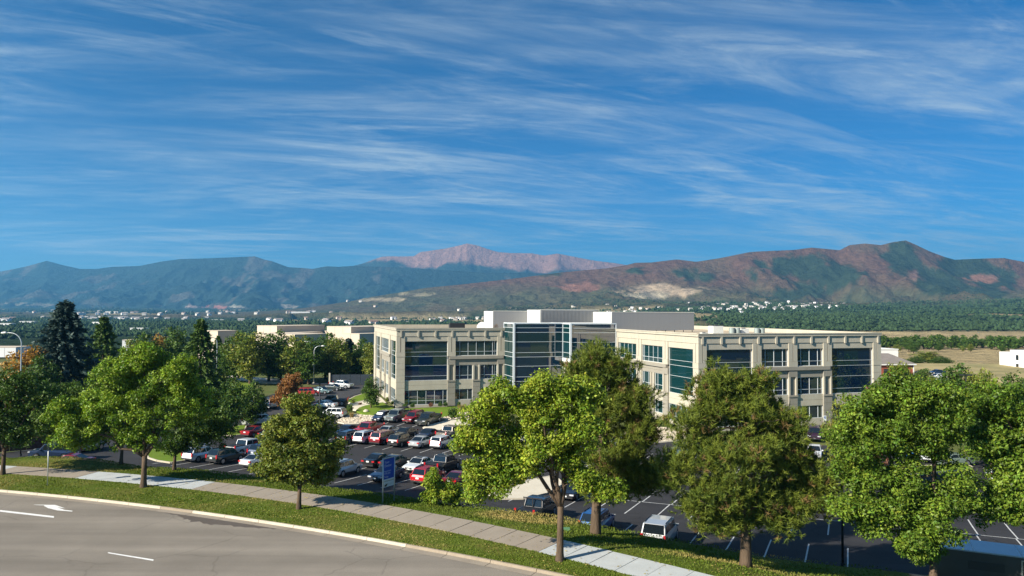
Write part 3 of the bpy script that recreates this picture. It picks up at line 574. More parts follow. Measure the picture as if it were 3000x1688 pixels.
BARK_L = mat("bark_pale", (.20, .155, .105), .95, .1, var=.35, vscale=4, stretch=(1, 1, .25), bump=.7, bscale=18)
LEAF = leaf_mat("leaf", .22)
NEEDLE = leaf_mat("needle", .12, .6)
GRASSBLADE = leaf_mat("grass_blade", .25, .7)
BRICK = mat("red_brick", (.30, .085, .05), .9, .2, var=.2, vscale=.8)
SHINGLE = mat("roof_shingle", (.21, .185, .165), .9, .2, var=.15, vscale=.7)
WALL_W = mat("white_wall", (.78, .77, .73), .8, .2, var=.05, vscale=.3)
BEIGE = mat("beige_tilt_wall", (.56, .47, .365), .9, .2, var=.06, vscale=.1)
BEIGE_S = mat("brown_wall", (.26, .20, .18), .9, .2, var=.06, vscale=.1)
DARKWIN = mat("dark_window", (.015, .02, .025), .1, .8)

# ---------------------------------------------------------------- site heights
ZQ = ((30, -2.9), (53, -3.0), (60, -3.3), (67, -3.65), (75, -4.0), (85, -4.2), (100, -4.2), (110, -3.6), (117, -3.3), (900, -3.3))
_qa, _qz = np.array([a for a, b in ZQ], float), np.array([b for a, b in ZQ], float)


def zlot(x, y):
    return np.interp(.36 * np.asarray(x) + .933 * np.asarray(y), _qa, _qz)


def pq(p, q):
    return .933 * p + .36 * q, -.36 * p + .933 * q


def curve(c, lo, hi):
    d = np.polyder(np.poly1d(c))

    def f(x):
        x = np.asarray(x, dtype=float)
        xc = np.clip(x, lo, hi)
        return np.polyval(c, xc) + d(xc) * (x - xc)
    return f


y_kerb = curve(KERB, -41, 3.5)
y_sw1 = curve(SW1, -43, 5)
y_sw2 = curve(SW2, -45, 8)
_cr = np.array(CREST)
_crx = np.concatenate([[-90], _cr[:, 0], [60]])
_cry = np.concatenate([[_cr[0, 1] + .36 / .933 * (90 + _cr[0, 0])], _cr[:, 1], [_cr[-1, 1] - .36 / .933 * (60 - _cr[-1, 0])]])
_crz = np.concatenate([[.2], _cr[:, 2], [-2.95]])


def y_crest(x):
    return np.interp(x, _crx, _cry)


def z_crest(x):
    return np.interp(x, _crx, _crz)


def q_edge(x):
    return 53.4 + 4.0 * smooth01((8 - np.asarray(x, float)) / 14)


def y_edge(x):
    return np.maximum((q_edge(x) - .36 * np.asarray(x)) / .933, y_crest(x) + .4)

# ================================================================ terrain: plain, foothills, far ranges
F_PX = 2153.5
SKY_L = np.array([(-500, 790), (0, 793), (70, 779), (134, 761), (175, 772), (233, 785), (280, 785), (326, 779), (408, 776), (466, 764), (524, 756), (600, 754), (670, 751), (745, 748), (775, 758), (798, 763), (844, 780), (885, 782), (914, 785), (955, 777), (990, 779), (1031, 776), (1200, 782), (1400, 795), (1700, 800), (2000, 810), (3500, 815)], float)
SKY_P = np.array([(900, 860), (985, 790), (1031, 776), (1066, 767), (1118, 748), (1211, 747), (1229, 735), (1304, 724), (1345, 715), (1368, 709), (1398, 715), (1427, 725), (1456, 734), (1500, 738), (1558, 738), (1593, 745), (1634, 739), (1675, 747), (1721, 756), (1750, 761), (1803, 767), (1838, 773), (2000, 800), (2300, 830)], float)
SKY_R = np.array([(700, 912), (815, 907), (908, 898), (1019, 881), (1095, 866), (1165, 855), (1252, 840), (1339, 832), (1500, 814), (1570, 805), (1645, 795), (1780, 783), (1838, 773), (1861, 767), (1908, 766), (1983, 757), (2041, 764), (2111, 753), (2199, 735), (2257, 732), (2327, 729), (2379, 722), (2432, 727), (2461, 730), (2490, 715), (2536, 710), (2583, 715), (2618, 706), (2656, 701), (2688, 715), (2723, 732), (2770, 750), (2799, 758), (2839, 756), (2897, 754), (2944, 753), (3000, 764), (3300, 770), (3700, 790)], float)
D_L, D_P, D_R = 7000.0, 8400.0, 3700.0


def crest_z(tab, px, d):
    hor = 909.2 + .00517 * (px - 1500)
    return CAM_Z + (hor - np.interp(px, tab[:, 0], tab[:, 1])) / F_PX * d * np.sqrt(1 + ((px - 1500) / F_PX) ** 2) / np.sqrt(1 + ((px - 1500) / F_PX) ** 2)


def terrain(px, d):
    """height and cover of the land at column direction px (tangent units) and depth d (metres along +Y)"""
    x = (px - 1500) / F_PX * d
    y = d
    w = smooth01((px - 1050) / 1000)
    zpl = np.interp(d, [0, 150, 230, 420, 900, 2000, 3500, 5000, 9000, 15000], [-4.8, -4.8, -6.2, -8.5, -13, -16, -10, 10, 14, 20])
    zb = np.interp(px, [700, 815, 1300, 1900, 3000, 3600], [-6, 2, 18, 42, 55, 50])
    zsl = np.interp(d, [0, 700, 900, 1500, 2600], [-5, -13, -13, 8, 48])
    zsl = np.where(d < 900, zpl, -13 + (zsl + 13) * (zb + 13) / 61)
    z = zpl * (1 - w) + zsl * w
    roll_ = (fbm(x / 420 + 3, y / 420 + 8, 4) - .5) * np.interp(d, [400, 900, 1600, 3000], [0, 6, 22, 40])
    z = z + roll_ * np.interp(d, [0, 600], [0, 1])
    kind = np.zeros_like(z)
    # right range
    zc = crest_z(SKY_R, px, D_R)
    dB = 2350 + 250 * (fbm(x / 700, y * 0 + 2.2, 3) - .5)
    t = (d - dB) / (D_R - dB)
    sp = ridged(x / 620 + .35 * y / 620 + 4, y / 1500 + 1, 5, .5)
    sp2 = ridged(x / 260 + 1.7, y / 420 + 6, 4, .55)
    tt = np.clip(t, 0, 1)
    env = tt ** .8 * (1 - tt) ** .7 * 1.65
    sp3 = ridged(x / 110 + 3.1, y / 150 + 2.2, 3, .55)
    carve = ((1 - sp) * .95 + (1 - sp2) * .50 + (1 - sp3) * .30) * env
    hgt = (zc - zb)
    zr = zb + hgt * (tt ** 1.15 - carve * 1.1)
    zr = np.where(t > 1, zc - (d - D_R) * .35, zr)
    zr = np.where(t < 0, -999, zr)
    kind = np.where(zr > z, 1, kind)
    z = np.maximum(z, zr)
    # left range
    zc = crest_z(SKY_L, px, D_L)
    t = (d - 4800) / (D_L - 4800)
    tt = np.clip(t, 0, 1)
    sp = ridged(x / 1150 + .25 * y / 1150 + 9, y / 2300 + 3, 5, .5)
    sp2 = ridged(x / 420 + 11, y / 700 + 2, 4, .55)
    env = tt ** .7 * (1 - tt) ** .6 * 1.6
    zl = 10 + (zc - 10) * (tt ** .95 - ((1 - sp) * .85 + (1 - sp2) * .5 + (1 - ridged(x / 170 + 2, y / 240 + 4, 3, .55)) * .30) * env * .95)
    zl = np.where(t > 1, zc - (d - D_L) * .3, zl)
    zl = np.where(t < 0, -999, zl)
    kind = np.where(zl > z, 2, kind)
    z = np.maximum(z, zl)
    # high peak
    zc = crest_z(SKY_P, px, D_P)
    t = (d - 7050) / (D_P - 7050)
    tt = np.clip(t, 0, 1)
    sp = .65 * ridged(x / 900 + .2 * y / 900 + 5, y / 2600 + 7, 5, .5) + .35 * ridged(x / 300 + 8, y / 700, 4, .55)
    env = tt ** .8 * (1 - tt) ** .55 * 1.6
    zp = 40 + (zc - 40) * (tt - (1 - sp) * env * .8)
    zp = np.where(t > 1, zc - (d - D_P) * .3, zp)
    zp = np.where(t < 0, -999, zp)
    kind = np.where(zp > z, 3, kind)
    z = np.maximum(z, zp)
    return x, y, z, kind


def terrain_cover(px, d, x, y, z, kind):
    n = len(px)
    C = np.zeros((n, 3))
    f1 = fbm(x / 160, y / 160, 5)
    f2 = fbm(x / 700 + 40, y / 700 + 20, 4)
    f3 = fbm(x / 45 + 7, y / 45, 3)
    tree = np.array([.030, .052, .021])
    dry = np.array([.46, .36, .19])
    # plain: suburb trees, clearings; dry meadow close by on the right
    m = smooth01((fbm(x / 300 + 2, y / 520 + 4, 4) - .57) / .08)
    mead = smooth01((px - 2250) / 250) * (1 - smooth01((d - 960) / 50))
    m = np.clip(np.maximum(m * .75 * smooth01((d - 900) / 500), mead), 0, 1)
    near = 1 - smooth01((d - 140) / 160)
    g = tree * (.75 + .5 * f3[:, None])
    C[:] = g * (1 - m[:, None]) + dry * m[:, None] * (.85 + .3 * f3[:, None])
    # right range: red brown soil, scrub below, dark forest patches
    k = kind == 1
    tz = np.clip((z - 40) / 330, 0, 1)
    soil = np.array([.140, .080, .052])[None] * (.75 + .5 * f1[:, None])
    scrub = np.array([.090, .092, .046])[None] * (.8 + .4 * f3[:, None])
    low = 1 - smooth01((tz - .12) / .30)
    a = np.clip(low * .75 + (f1 - .5) * 1.2 + .12, 0, 1)[:, None]
    base = soil * (1 - a) + scrub * a
    f4 = fbm(x / 210 + 31, y / 300 + 12, 6, .6)
    f5 = fbm(x / 60 + 3, y / 80 + 41, 4, .6)
    gully = 1 - ridged(x / 620 + .35 * y / 620 + 4, y / 1500 + 1, 5, .5)
    field = f4 * .75 + gully * .55 + (f5 - .5) * .55
    rightw = smooth01((px - 2050) / 500)
    ppy = 909 - (z - CAM_Z) / d * F_PX
    bias = np.zeros(n)
    for (fx, fz, rx, rz, am) in ((2010, 800, 60, 40, .34), (2075, 808, 50, 28, .3), (1880, 788, 100, 20, .3), (2230, 800, 90, 55, .3), (2330, 770, 110, 45, .3), (2280, 850, 130, 32, .3), (2470, 790, 70, 58, .3), (2640, 750, 80, 65, .34), (2760, 800, 110, 60, .32), (2920, 810, 70, 55, .25), (1610, 800, 80, 12, .3)):
        bias = np.maximum(bias, am * np.exp(-((px - fx) / rx) ** 2 - ((ppy - fz) / rz) ** 2) * 1.5)
    forest = smooth01((field + bias + .05 * rightw - .82) / .16)
    fcol = np.array([.036, .056, .032])[None] * (.8 + .4 * f3[:, None])
    cr = base * (1 - forest[:, None]) + fcol * forest[:, None]
    ppy = 909 - (z - CAM_Z) / d * F_PX
    for (fx, fz, rx, rz, colr) in ((1940, 848, 130, 20, (.46, .35, .235)), (1900, 862, 70, 12, (.42, .37, .26)), (1120, 878, 90, 9, (.40, .33, .21)), (2880, 805, 50, 16, (.30, .15, .10)), (1700, 835, 60, 22, (.27, .13, .09)), (2680, 800, 14, 22, (.27, .16, .12)), (1230, 862, 60, 7, (.34, .29, .18))):
        e = ((px - fx) / rx) ** 2 + ((ppy - fz) / rz) ** 2
        s = smooth01((1.0 + (f1 - .5) * 2.6 + (f5 - .5) * 2.4 - e) / .8)[:, None] * .8
        cr = cr * (1 - s) + np.array(colr)[None] * s * (.85 + .3 * f3[:, None])
    C[k] = cr[k]
    # left range: forest, a few bare patches
    k = kind == 2
    bare = smooth01((fbm(x / 240 + 21, y / 420 + 8, 6, .62) - .585) / .07) * .6
    top = smooth01((z - 470) / 40) * smooth01((f2 - .42) / .1)
    fl = np.array([.028, .048, .036])[None] * (.75 + .5 * f1[:, None])
    cl = fl * (1 - bare[:, None]) + np.array([.13, .11, .085])[None] * bare[:, None]
    cl = cl * (1 - top[:, None]) + np.array([.26, .16, .12])[None] * top[:, None]
    C[k] = cl[k]
    # peak: pink granite above the tree line
    k = kind == 3
    line = 455 + (fbm(x / 520 + 2, y / 520, 6, .62) - .5) * 420
    up = smooth01((z - line) / 70)[:, None]
    rockc = np.array([.29, .165, .122])[None] * (.75 + .5 * f1[:, None])
    cp = np.array([.03, .052, .038])[None] * (.75 + .5 * f1[:, None]) * (1 - up) + rockc * up
    C[k] = cp[k]
    # red sandstone fins at the foot of the far range
    for (fx, fy, rx, ry, colr) in ((630, 905, 30, 5, (.50, .20, .14)), (560, 906, 25, 4, (.45, .33, .26)), (700, 905, 25, 4, (.42, .38, .28)), (845, 903, 32, 6, (.44, .38, .28)), (80, 905, 70, 6, (.30, .27, .20))):
        ppy = 909 - (z - CAM_Z) / d * F_PX + .005 * (1500 - px)
        e = ((px - fx) / rx) ** 2 + ((ppy - fy) / ry) ** 2
        s = (smooth01((.9 + (f1 - .5) * 2.6 + (f3 - .5) * 2.5 - e) / .6) * (d > 3500))[:, None] * .8
        C = C * (1 - s) + np.array(colr)[None] * s
    return C


nc = 880
pxs = np.linspace(-420, 3420, nc)
ds = np.concatenate([np.geomspace(150, 2400, 110), np.linspace(2415, 3900, 130), np.linspace(3950, 7150, 115), np.linspace(7180, 8650, 65)])
PX, DD = np.meshgrid(pxs, ds, indexing='ij')
X, Y, Z, K = terrain(PX.ravel(), DD.ravel())
CC = terrain_cover(PX.ravel(), DD.ravel(), X, Y, Z, K)
T_LAND = mat("land_cover", (.1, .1, .1), .95, .05, attr=True, var=.38, vscale=.035, detail=10)
T_LAND.node_tree.nodes["Principled BSDF"].inputs["Roughness"].default_value = 1.0
_N, _L = T_LAND.node_tree.nodes, T_LAND.node_tree.links
_g = _N.new("ShaderNodeNewGeometry")
_nz = _N.new("ShaderNodeTexNoise")
_nz.inputs["Scale"].default_value = .016
_nz.inputs["Detail"].default_value = 9
_nz.inputs["Roughness"].default_value = .68
_L.new(_g.outputs["Position"], _nz.inputs["Vector"])
_b = _N.new("ShaderNodeBump")
_b.inputs["Strength"].default_value = .9
_b.inputs["Distance"].default_value = 48.0
_L.new(_nz.outputs[0], _b.inputs["Height"])
_L.new(_b.outputs[0], _N["Principled BSDF"].inputs["Normal"])
land = put("terrain", mesh_np("terrain", np.stack([X, Y, Z], 1), grid_faces(nc, len(ds)), (T_LAND,), smooth=True, col=CC))
tag(land, kind="structure")
# open country on the other three sides, all round the site
ang = np.linspace(math.atan2(150, 150 * (3420 - 1500) / F_PX), math.atan2(150, 150 * (-420 - 1500) / F_PX) - 2 * math.pi, 60)
rr = np.array([60, 150, 400, 900, 1800, 3300])
vv = []
for a in ang:
    for r in rr:
        zz = np.interp(r, [60, 150, 400, 900, 3300], [-4.9, -4.9, -8, -10, 6])
        k_ = min(1.0, r / 150)
        vv.append((math.cos(a) * r, math.sin(a) * r, zz))
open_land = mat("open_country", (.035, .048, .018), .95, .05, color2=(.018, .03, .012), vscale=.02, var=.3)
oc = put("open_ground", mesh_np("open_ground", np.array(vv), grid_faces(len(ang), len(rr)), (open_land,)))
tag(oc, kind="structure")
SITE = put("ground", mesh_np("ground", np.array([(x, y, float(zlot(x, y)) - .12 if y > 66 else -4.6) for x in np.linspace(-190, 190, 60) for y in np.linspace(-70, 262, 60)]), grid_faces(60, 60), (SOIL,)))
tag(SITE, kind="structure")

DRYG = mat("dry_grass", (.42, .33, .165), .95, .1, color2=(.22, .20, .09), vscale=.06, var=.2, fine=(.15, 1.5))
dm = put("dry_field", mesh_np("dry_field", np.array([(x, y, float(zlot(x, y)) - .04) for x in np.linspace(70, 190, 20) for y in np.linspace(140, 262, 20)]), grid_faces(20, 20), (DRYG,)))
tag(dm, kind="structure")

# ---------------------------------------------------------------- road, kerb, verge, sidewalk, bank
xs = np.linspace(-85, 60, 146)
yk = y_kerb(xs)
rows = []
for t in np.linspace(0, 1, 24):
    rows.append(np.stack([xs, (yk - .62) * (1 - t) + (-60) * t, np.zeros_like(xs)], 1))
road = put("road", mesh_np("road", np.concatenate(rows), grid_faces(24, len(xs))[:, ::-1], (A_ROAD,)))
tag(road, kind="structure")
for k, dsh in enumerate(DASHES):
    put("lane_dash", mesh_np("lane_dash", np.array([(p[0], p[1], .006) for p in dsh]), np.array([[0, 1, 2, 3]]), (PAINT_W,)), road)
# the lane line goes on beyond the frame on both sides
d0, d1 = np.array(DASHES[0][0][:2]), np.array(DASHES[1][0][:2])
ar = [(p[0], p[1], .006) for p in ARROW]
mb = MB()
mb.add(ar, [list(range(len(ar)))])
mb.build("turn_arrow", PAINT_W, road)
mb = MB()
W_ = np.array([(p[0], p[1]) for p in WET])
W2 = []
for i in range(len(W_)):
    for t in np.linspace(0, 1, 9)[:-1]:
        q_ = W_[i] * (1 - t) + W_[(i + 1) % len(W_)] * t
        W2.append(q_ + RNG.normal(0, .10, 2) + np.array([0, .25 * (vnoise(np.array([q_[0] * 1.3]), np.array([q_[1] * 2.0]))[0] - .5)]))
mb.add([(p[0], p[1], .004) for p in W2], [list(range(len(W2)))])
mb.build("damp_stain", A_WET, road)
put("reflector", mesh_np("reflector", BOXV * np.array([.14, .12, .03]), BOXF, (PAINT_W,)), road, (-17.15, 40.1, .015))


def along(x0, x1, f, n):
    """n+1 x positions of equal arc length along y=f(x)"""
    xx = np.linspace(x0, x1, 2000)
    s = np.concatenate([[0], np.cumsum(np.hypot(np.diff(xx), np.diff(f(xx))))])
    return np.interp(np.linspace(0, s[-1], n + 1), s, xx), s[-1] / n


kerb = empty("kerb")
tag(kerb, kind="structure")
gut = empty("gutter")
tag(gut, kind="structure")
kx, _ = along(-80, 40, y_kerb, 44)
PROF_K = [(-.03, -.3), (.0, .0), (.03, .13), (.06, .15), (.19, .15), (.19, -.3)]
for i in range(44):
    a, b = kx[i] + .015, kx[i + 1] - .015
    pts = np.linspace(a, b, 5)
    V, F = [], []
    for x in pts:
        sl = (y_kerb(x + .05) - y_kerb(x - .05)) / .1
        n = np.array([-sl, 1]) / math.hypot(1, sl)
        for (o, z) in PROF_K:
            V.append((x + n[0] * o, float(y_kerb(x)) + n[1] * o, z))
    m = len(PROF_K)
    for j in range(4):
        for k in range(m):
            k2 = (k + 1) % m
            F.append((j * m + k, j * m + k2, (j + 1) * m + k2, (j + 1) * m + k))
    F.append(tuple(range(m)))
    F.append(tuple(4 * m + k for k in range(m - 1, -1, -1)))
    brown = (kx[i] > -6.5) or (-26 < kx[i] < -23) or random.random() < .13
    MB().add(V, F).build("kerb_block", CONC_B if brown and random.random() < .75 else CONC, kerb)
    V, F = [], []
    for x in pts:
        sl = (y_kerb(x + .05) - y_kerb(x - .05)) / .1
        n = np.array([-sl, 1]) / math.hypot(1, sl)
        for (o, z) in ((-.62, .012), (-.01, .004)):
            V.append((x + n[0] * o, float(y_kerb(x)) + n[1] * o, z))
    for j in range(4):
        F.append((2 * j, 2 * j + 1, 2 * j + 3, 2 * j + 2))
    MB().add(V, F).build("gutter_slab", CONC_G, gut)

rows = []
for t in np.linspace(0, 1, 7):
    z = .13 + .05 * t + (fbm(xs * .5, xs * 0 + t * 3, 3) - .5) * .08 * math.sin(math.pi * t)
    rows.append(np.stack([xs, (yk + .18) * (1 - t) + (y_sw1(xs) - .01) * t, z], 1))
verge = put("verge_lawn", mesh_np("verge_lawn", np.concatenate(rows), grid_faces(7, len(xs))[:, ::-1], (LAWN,), smooth=True))
tag(verge, kind="structure")
sidewalk = empty("sidewalk")
tag(sidewalk, kind="structure")
nsl = 74
sx1, _ = along(-84, 30, y_sw1, nsl)
for i in range(nsl):
    a, b = sx1[i], sx1[i + 1]
    g = .012
    sl = float((y_sw1(a + .1) - y_sw1(a - .1)) / .2)
    nx, ny = -sl / math.hypot(1, sl), 1 / math.hypot(1, sl)

    def far(x):
        # where the joint meets the far edge
        w = float(y_sw2(x) - y_sw1(x)) * ny
        return (x + nx * w, float(y_sw1(x)) + ny * w)
    fa, fb = far(a + g), far(b - g)
    top = [(a + g, float(y_sw1(a + g))), (b - g, float(y_sw1(b - g))), fb, fa]
    dz = random.uniform(-.006, .006)
    V = [(x, y, .195 + dz) for x, y in top] + [(x, y, -.1) for x, y in top]
    F = [(0, 1, 2, 3), (4, 7, 6, 5), (0, 4, 5, 1), (1, 5, 6, 2), (2, 6, 7, 3), (3, 7, 4, 0)]
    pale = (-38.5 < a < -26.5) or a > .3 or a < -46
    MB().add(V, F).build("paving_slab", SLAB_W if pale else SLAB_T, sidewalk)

rows = []
ysw2, yc, ye = y_sw2(xs), y_crest(xs), y_edge(xs)
zc_, ze = z_crest(xs), zlot(xs, ye) + .02
for t in np.linspace(0, 1, 9):
    bumpz = (fbm(xs * .35 + 5, xs * 0 + t * 3, 3) - .5) * .16 * math.sin(math.pi * t)
    rows.append(np.stack([xs, ysw2 * (1 - t) + yc * t, .17 * (1 - smooth01(t)) + zc_ * smooth01(t) + bumpz], 1))
for t in np.linspace(.15, 1, 6):
    rows.append(np.stack([xs, yc * (1 - t) + ye * t, zc_ * (1 - t) + ze * t], 1))
bank = put("grass_bank", mesh_np("grass_bank", np.concatenate(rows), grid_faces(15, len(xs))[:, ::-1], (LAWN,), smooth=True))
tag(bank, kind="structure")

# ---------------------------------------------------------------- car park
ps = np.linspace(-92, 80, 60)
V = []
ts = np.linspace(0, 1, 30)
for p in ps:
    q0 = 53.0 if p < -14 else 44.0
    for t in ts:
        q = q0 + (109.6 - q0) * t
        x, y = pq(p, q)
        V.append((x, y, float(zlot(x, y))))
lot = put("parking_lot", mesh_np("parking_lot", np.array(V), grid_faces(60, 30), (A_LOT,)))
tag(lot, kind="structure")


def stall_line(p, q0, q1, w=.11):
    x0, y0 = pq(p, q0)
    x1, y1 = x0 + (q1 - q0) * .436 / 1.03, y0 + (q1 - q0) * .900 * 1.03
    n = np.array([y1 - y0, -(x1 - x0)])
    n = n / np.linalg.norm(n) * w / 2
    V = []
    for t in np.linspace(0, 1, 4):
        x, y = x0 + (x1 - x0) * t, y0 + (y1 - y0) * t
        V += [(x + n[0], y + n[1], float(zlot(x, y)) + .012), (x - n[0], y - n[1], float(zlot(x, y)) + .012)]
    put("stall_line", mesh_np("stall_line", np.array(V), np.array([[0, 1, 3, 2], [2, 3, 5, 4], [4, 5, 7, 6]])[:, ::-1], (PAINT_L,)), lot)


for k in range(10):
    stall_line(-21.5 + 2.75 * k, 56.3, 61.8)
for k in range(-9, 34):
    stall_line(-45.1 + 2.79 * k, 65.6, 71.2)
    if k < 28:
        stall_line(-44.6 + 2.79 * k, 71.3, 76.9)
for k in range(-2, 20):
    stall_line(-57.5 + 2.82 * k, 86.4, 92.0)
    stall_line(-57.5 + 2.82 * k, 92.1, 97.6)
for k in range(5):
    stall_line(-65.2 + 2.78 * k, 103.7, 109.2)
V = []
for p in np.linspace(-20, 55, 30):
    for dq in (-.06, .06):
        x, y = pq(p, 71.25 + dq)
        V.append((x, y, float(zlot(x, y)) + .010))
put("row_line", mesh_np("row_line", np.array(V), grid_faces(30, 2), (PAINT_L,)), lot)


def patch(name, poly, material, h, kind="structure", parent=None, kerbs=None, under=.25):
    """a raised bed that follows the slope; kerbs = material of kerb stones round it"""
    pts = [(p[0], p[1]) for p in poly]
    bm = bmesh.new()
    vs = [bm.verts.new((x, y, float(zlot(x, y)) + h)) for x, y in pts]
    f = bm.faces.new(vs)
    if f.normal.z < 0 or f.calc_area() == 0:
        f.normal_update()
        if f.normal.z < 0:
            f.normal_flip()
    bmesh.ops.triangulate(bm, faces=bm.faces[:])
    bmesh.ops.subdivide_edges(bm, edges=bm.edges[:], cuts=3, use_grid_fill=True)
    for v in bm.verts:
        v.co.z = float(zlot(v.co.x, v.co.y)) + h
    r = bmesh.ops.extrude_face_region(bm, geom=bm.faces[:])
    for e in r["geom"]:
        if isinstance(e, bmesh.types.BMVert):
            e.co.z -= under
    bmesh.ops.recalc_face_normals(bm, faces=bm.faces[:])
    me = bpy.data.meshes.new(name)
    bm.to_mesh(me)
    bm.free()
    me.materials.append(material)
    o = put(name, me, parent)
    if parent is None:
        tag(o, kind=kind)
    if kerbs:
        P = np.array(pts + pts[:1])
        for i in range(len(P) - 1):
            a, b = P[i], P[i + 1]
            L = np.linalg.norm(b - a)
            n = max(1, int(round(L / 3)))
            for j in range(n):
                s, e = a + (b - a) * (j + .01) / n, a + (b - a) * (j + .99) / n
                c = (s + e) / 2
                mb = MB()
                ang_ = math.atan2(e[1] - s[1], e[0] - s[0])
                nn = np.array([-math.sin(ang_), math.cos(ang_)]) * .09
                V = []
                for (q_, zoff) in ((s, h + .03), (e, h + .03)):
                    zz = float(zlot(q_[0], q_[1]))
                    V += [(q_[0] + nn[0], q_[1] + nn[1], zz + zoff), (q_[0] - nn[0], q_[1] - nn[1], zz + zoff),
                          (q_[0] + nn[0], q_[1] + nn[1], zz - .2), (q_[0] - nn[0], q_[1] - nn[1], zz - .2)]
                mb.add(V, [(0, 1, 5, 4), (2, 6, 7, 3), (0, 4, 6, 2), (1, 3, 7, 5), (0, 2, 3, 1), (4, 5, 7, 6)])
                mb.build("kerb_stone", kerbs, o)
    return o


patch("left_car_park", POLY["lotleft"], A_LOT, .014)
patch("service_drive", POLY["backdrive"], A_DRIVE, .028)
patch("entrance_drive", POLY["drive"], A_DRIVE, .03)
patch("office_lawn", POLY["lawn1"], LAWN2, .16)
patch("corner_lawn", POLY["lawn2"], LAWN2, .16, kerbs=PALE)
patch("round_grass_island", POLY["grassisl"], LAWN2, .14, kerbs=CONC)
patch("far_lawn", POLY["grassl"], LAWN2, .12)
patch("end_grass_island", POLY["grassl2"], LAWN2, .14, kerbs=CONC)
patch("wing_lawn", POLY["lawnr"], LAWN2, .2)
patch("right_grass_island", POLY["islr"], LAWN2, .15, kerbs=CONC)
patch("gravel_bed", POLY["rock"], GRAVEL, .14, kerbs=PALE)
patch("gravel_strip", POLY["rock2"], GRAVEL, .13)
patch("pale_path", POLY["walk1"], PALE, .13)
patch("far_path", POLY["walkl"], PALE, .14)
patch("concrete_ramp", POLY["ramp"], PALE, .1)
patch("gravel_apron", POLY["rock3"], GRAVEL, .14, kerbs=PALE)
patch("paved_island", POLY["isl"], PALE, .14, kerbs=PALE)


def rocks(name, polys, n, parent=None):
    """loose river rock, far too many to count"""
    V0 = np.array([(1, 0, 0), (0, 1, 0), (-1, 0, 0), (0, -1, 0), (0, 0, .8), (0, 0, -.5)])
    F0 = np.array([(0, 1, 4), (1, 2, 4), (2, 3, 4), (3, 0, 4), (1, 0, 5), (2, 1, 5), (3, 2, 5), (0, 3, 5)])
    Vs, Fs, c = [], [], 0
    for poly in polys:
        P = np.array([(p[0], p[1]) for p in poly])
        lo, hi = P.min(0), P.max(0)
        pts = RNG.random((n * 4, 2)) * (hi - lo) + lo
        ins = np.zeros(len(pts), bool)
        j = len(P) - 1
        for i in range(len(P)):
            cnd = ((P[i, 1] > pts[:, 1]) != (P[j, 1] > pts[:, 1])) & (pts[:, 0] < (P[j, 0] - P[i, 0]) * (pts[:, 1] - P[i, 1]) / (P[j, 1] - P[i, 1] + 1e-9) + P[i, 0])
            ins ^= cnd
            j = i
        pts = pts[ins][:n]
        for p in pts:
            s = random.uniform(.09, .26) * np.array([1, random.uniform(.6, 1.2), random.uniform(.5, .9)])
            w = random.uniform(0, 6.28)
            v = V0 * s * (1 + (RNG.random((6, 1)) - .5) * .4)
            v = np.stack([v[:, 0] * math.cos(w) - v[:, 1] * math.sin(w), v[:, 0] * math.sin(w) + v[:, 1] * math.cos(w), v[:, 2]], 1)
            Vs.append(v + np.array([p[0], p[1], float(zlot(p[0], p[1])) + .17]))
            Fs.append(F0 + c)
            c += 6
    o = put(name, mesh_np(name, np.concatenate(Vs), np.concatenate(Fs), (ROCK,)), parent)
    tag(o, "loose pale river rock covering the planting beds", "rocks", kind="stuff")


rocks("river_rocks", [POLY["rock"], POLY["rock2"], POLY["rock3"]], 420)

# turf: short blades over the verge and the bank, worn dry patches
n = 90000
gx = RNG.uniform(-62, 26, n)
gt = RNG.random(n)
sel = RNG.random(n) < .42
gy = np.where(sel, (y_kerb(gx) + .2) * (1 - gt) + (y_sw1(gx) - .03) * gt, (y_sw2(gx) + .05) * (1 - gt) + (y_crest(gx) + .8) * gt)
gz = np.where(sel, .13 + .05 * gt, .17 * (1 - smooth01(gt)) + z_crest(gx) * smooth01(gt))
h = RNG.uniform(.035, .10, n)
w = RNG.uniform(.025, .06, n)
a = RNG.uniform(0, math.pi, n)
lean = RNG.normal(0, .03, (n, 2))
V = np.empty((n, 3, 3))
V[:, 0] = np.stack([gx - np.cos(a) * w, gy - np.sin(a) * w, gz - .03], 1)
V[:, 1] = np.stack([gx + np.cos(a) * w, gy + np.sin(a) * w, gz - .03], 1)
V[:, 2] = np.stack([gx + lean[:, 0], gy + lean[:, 1], gz + h], 1)
dryp = .8 * smooth01((fbm(gx * .16 + 3, gy * .33 + 9, 5, .6) - .50) / .18)
for (ex, ey, er) in ((-18.5, 47.6, 2.6), (-41.5, 67.5, 3.0), (-9.0, 44.0, 1.6), (1.2, 53.2, 2.4), (19.5, 45.3, 1.2)):
    dryp = np.maximum(dryp, smooth01((1.2 - np.hypot((gx - ex) / 1.6, gy - ey) / er) / .6))
vr = RNG.uniform(.7, 1.3, (n, 1))
gc = np.array([.112, .155, .016])[None] * vr * (1 - dryp[:, None]) + np.array([.34, .27, .09])[None] * vr * dryp[:, None]
grass = put("turf_blades", mesh_np("turf_blades", V.reshape(-1, 3), np.arange(3 * n).reshape(n, 3), (GRASSBLADE,), col=gc))
tag(grass, "short mown grass along the road and the bank", "grass", kind="stuff")

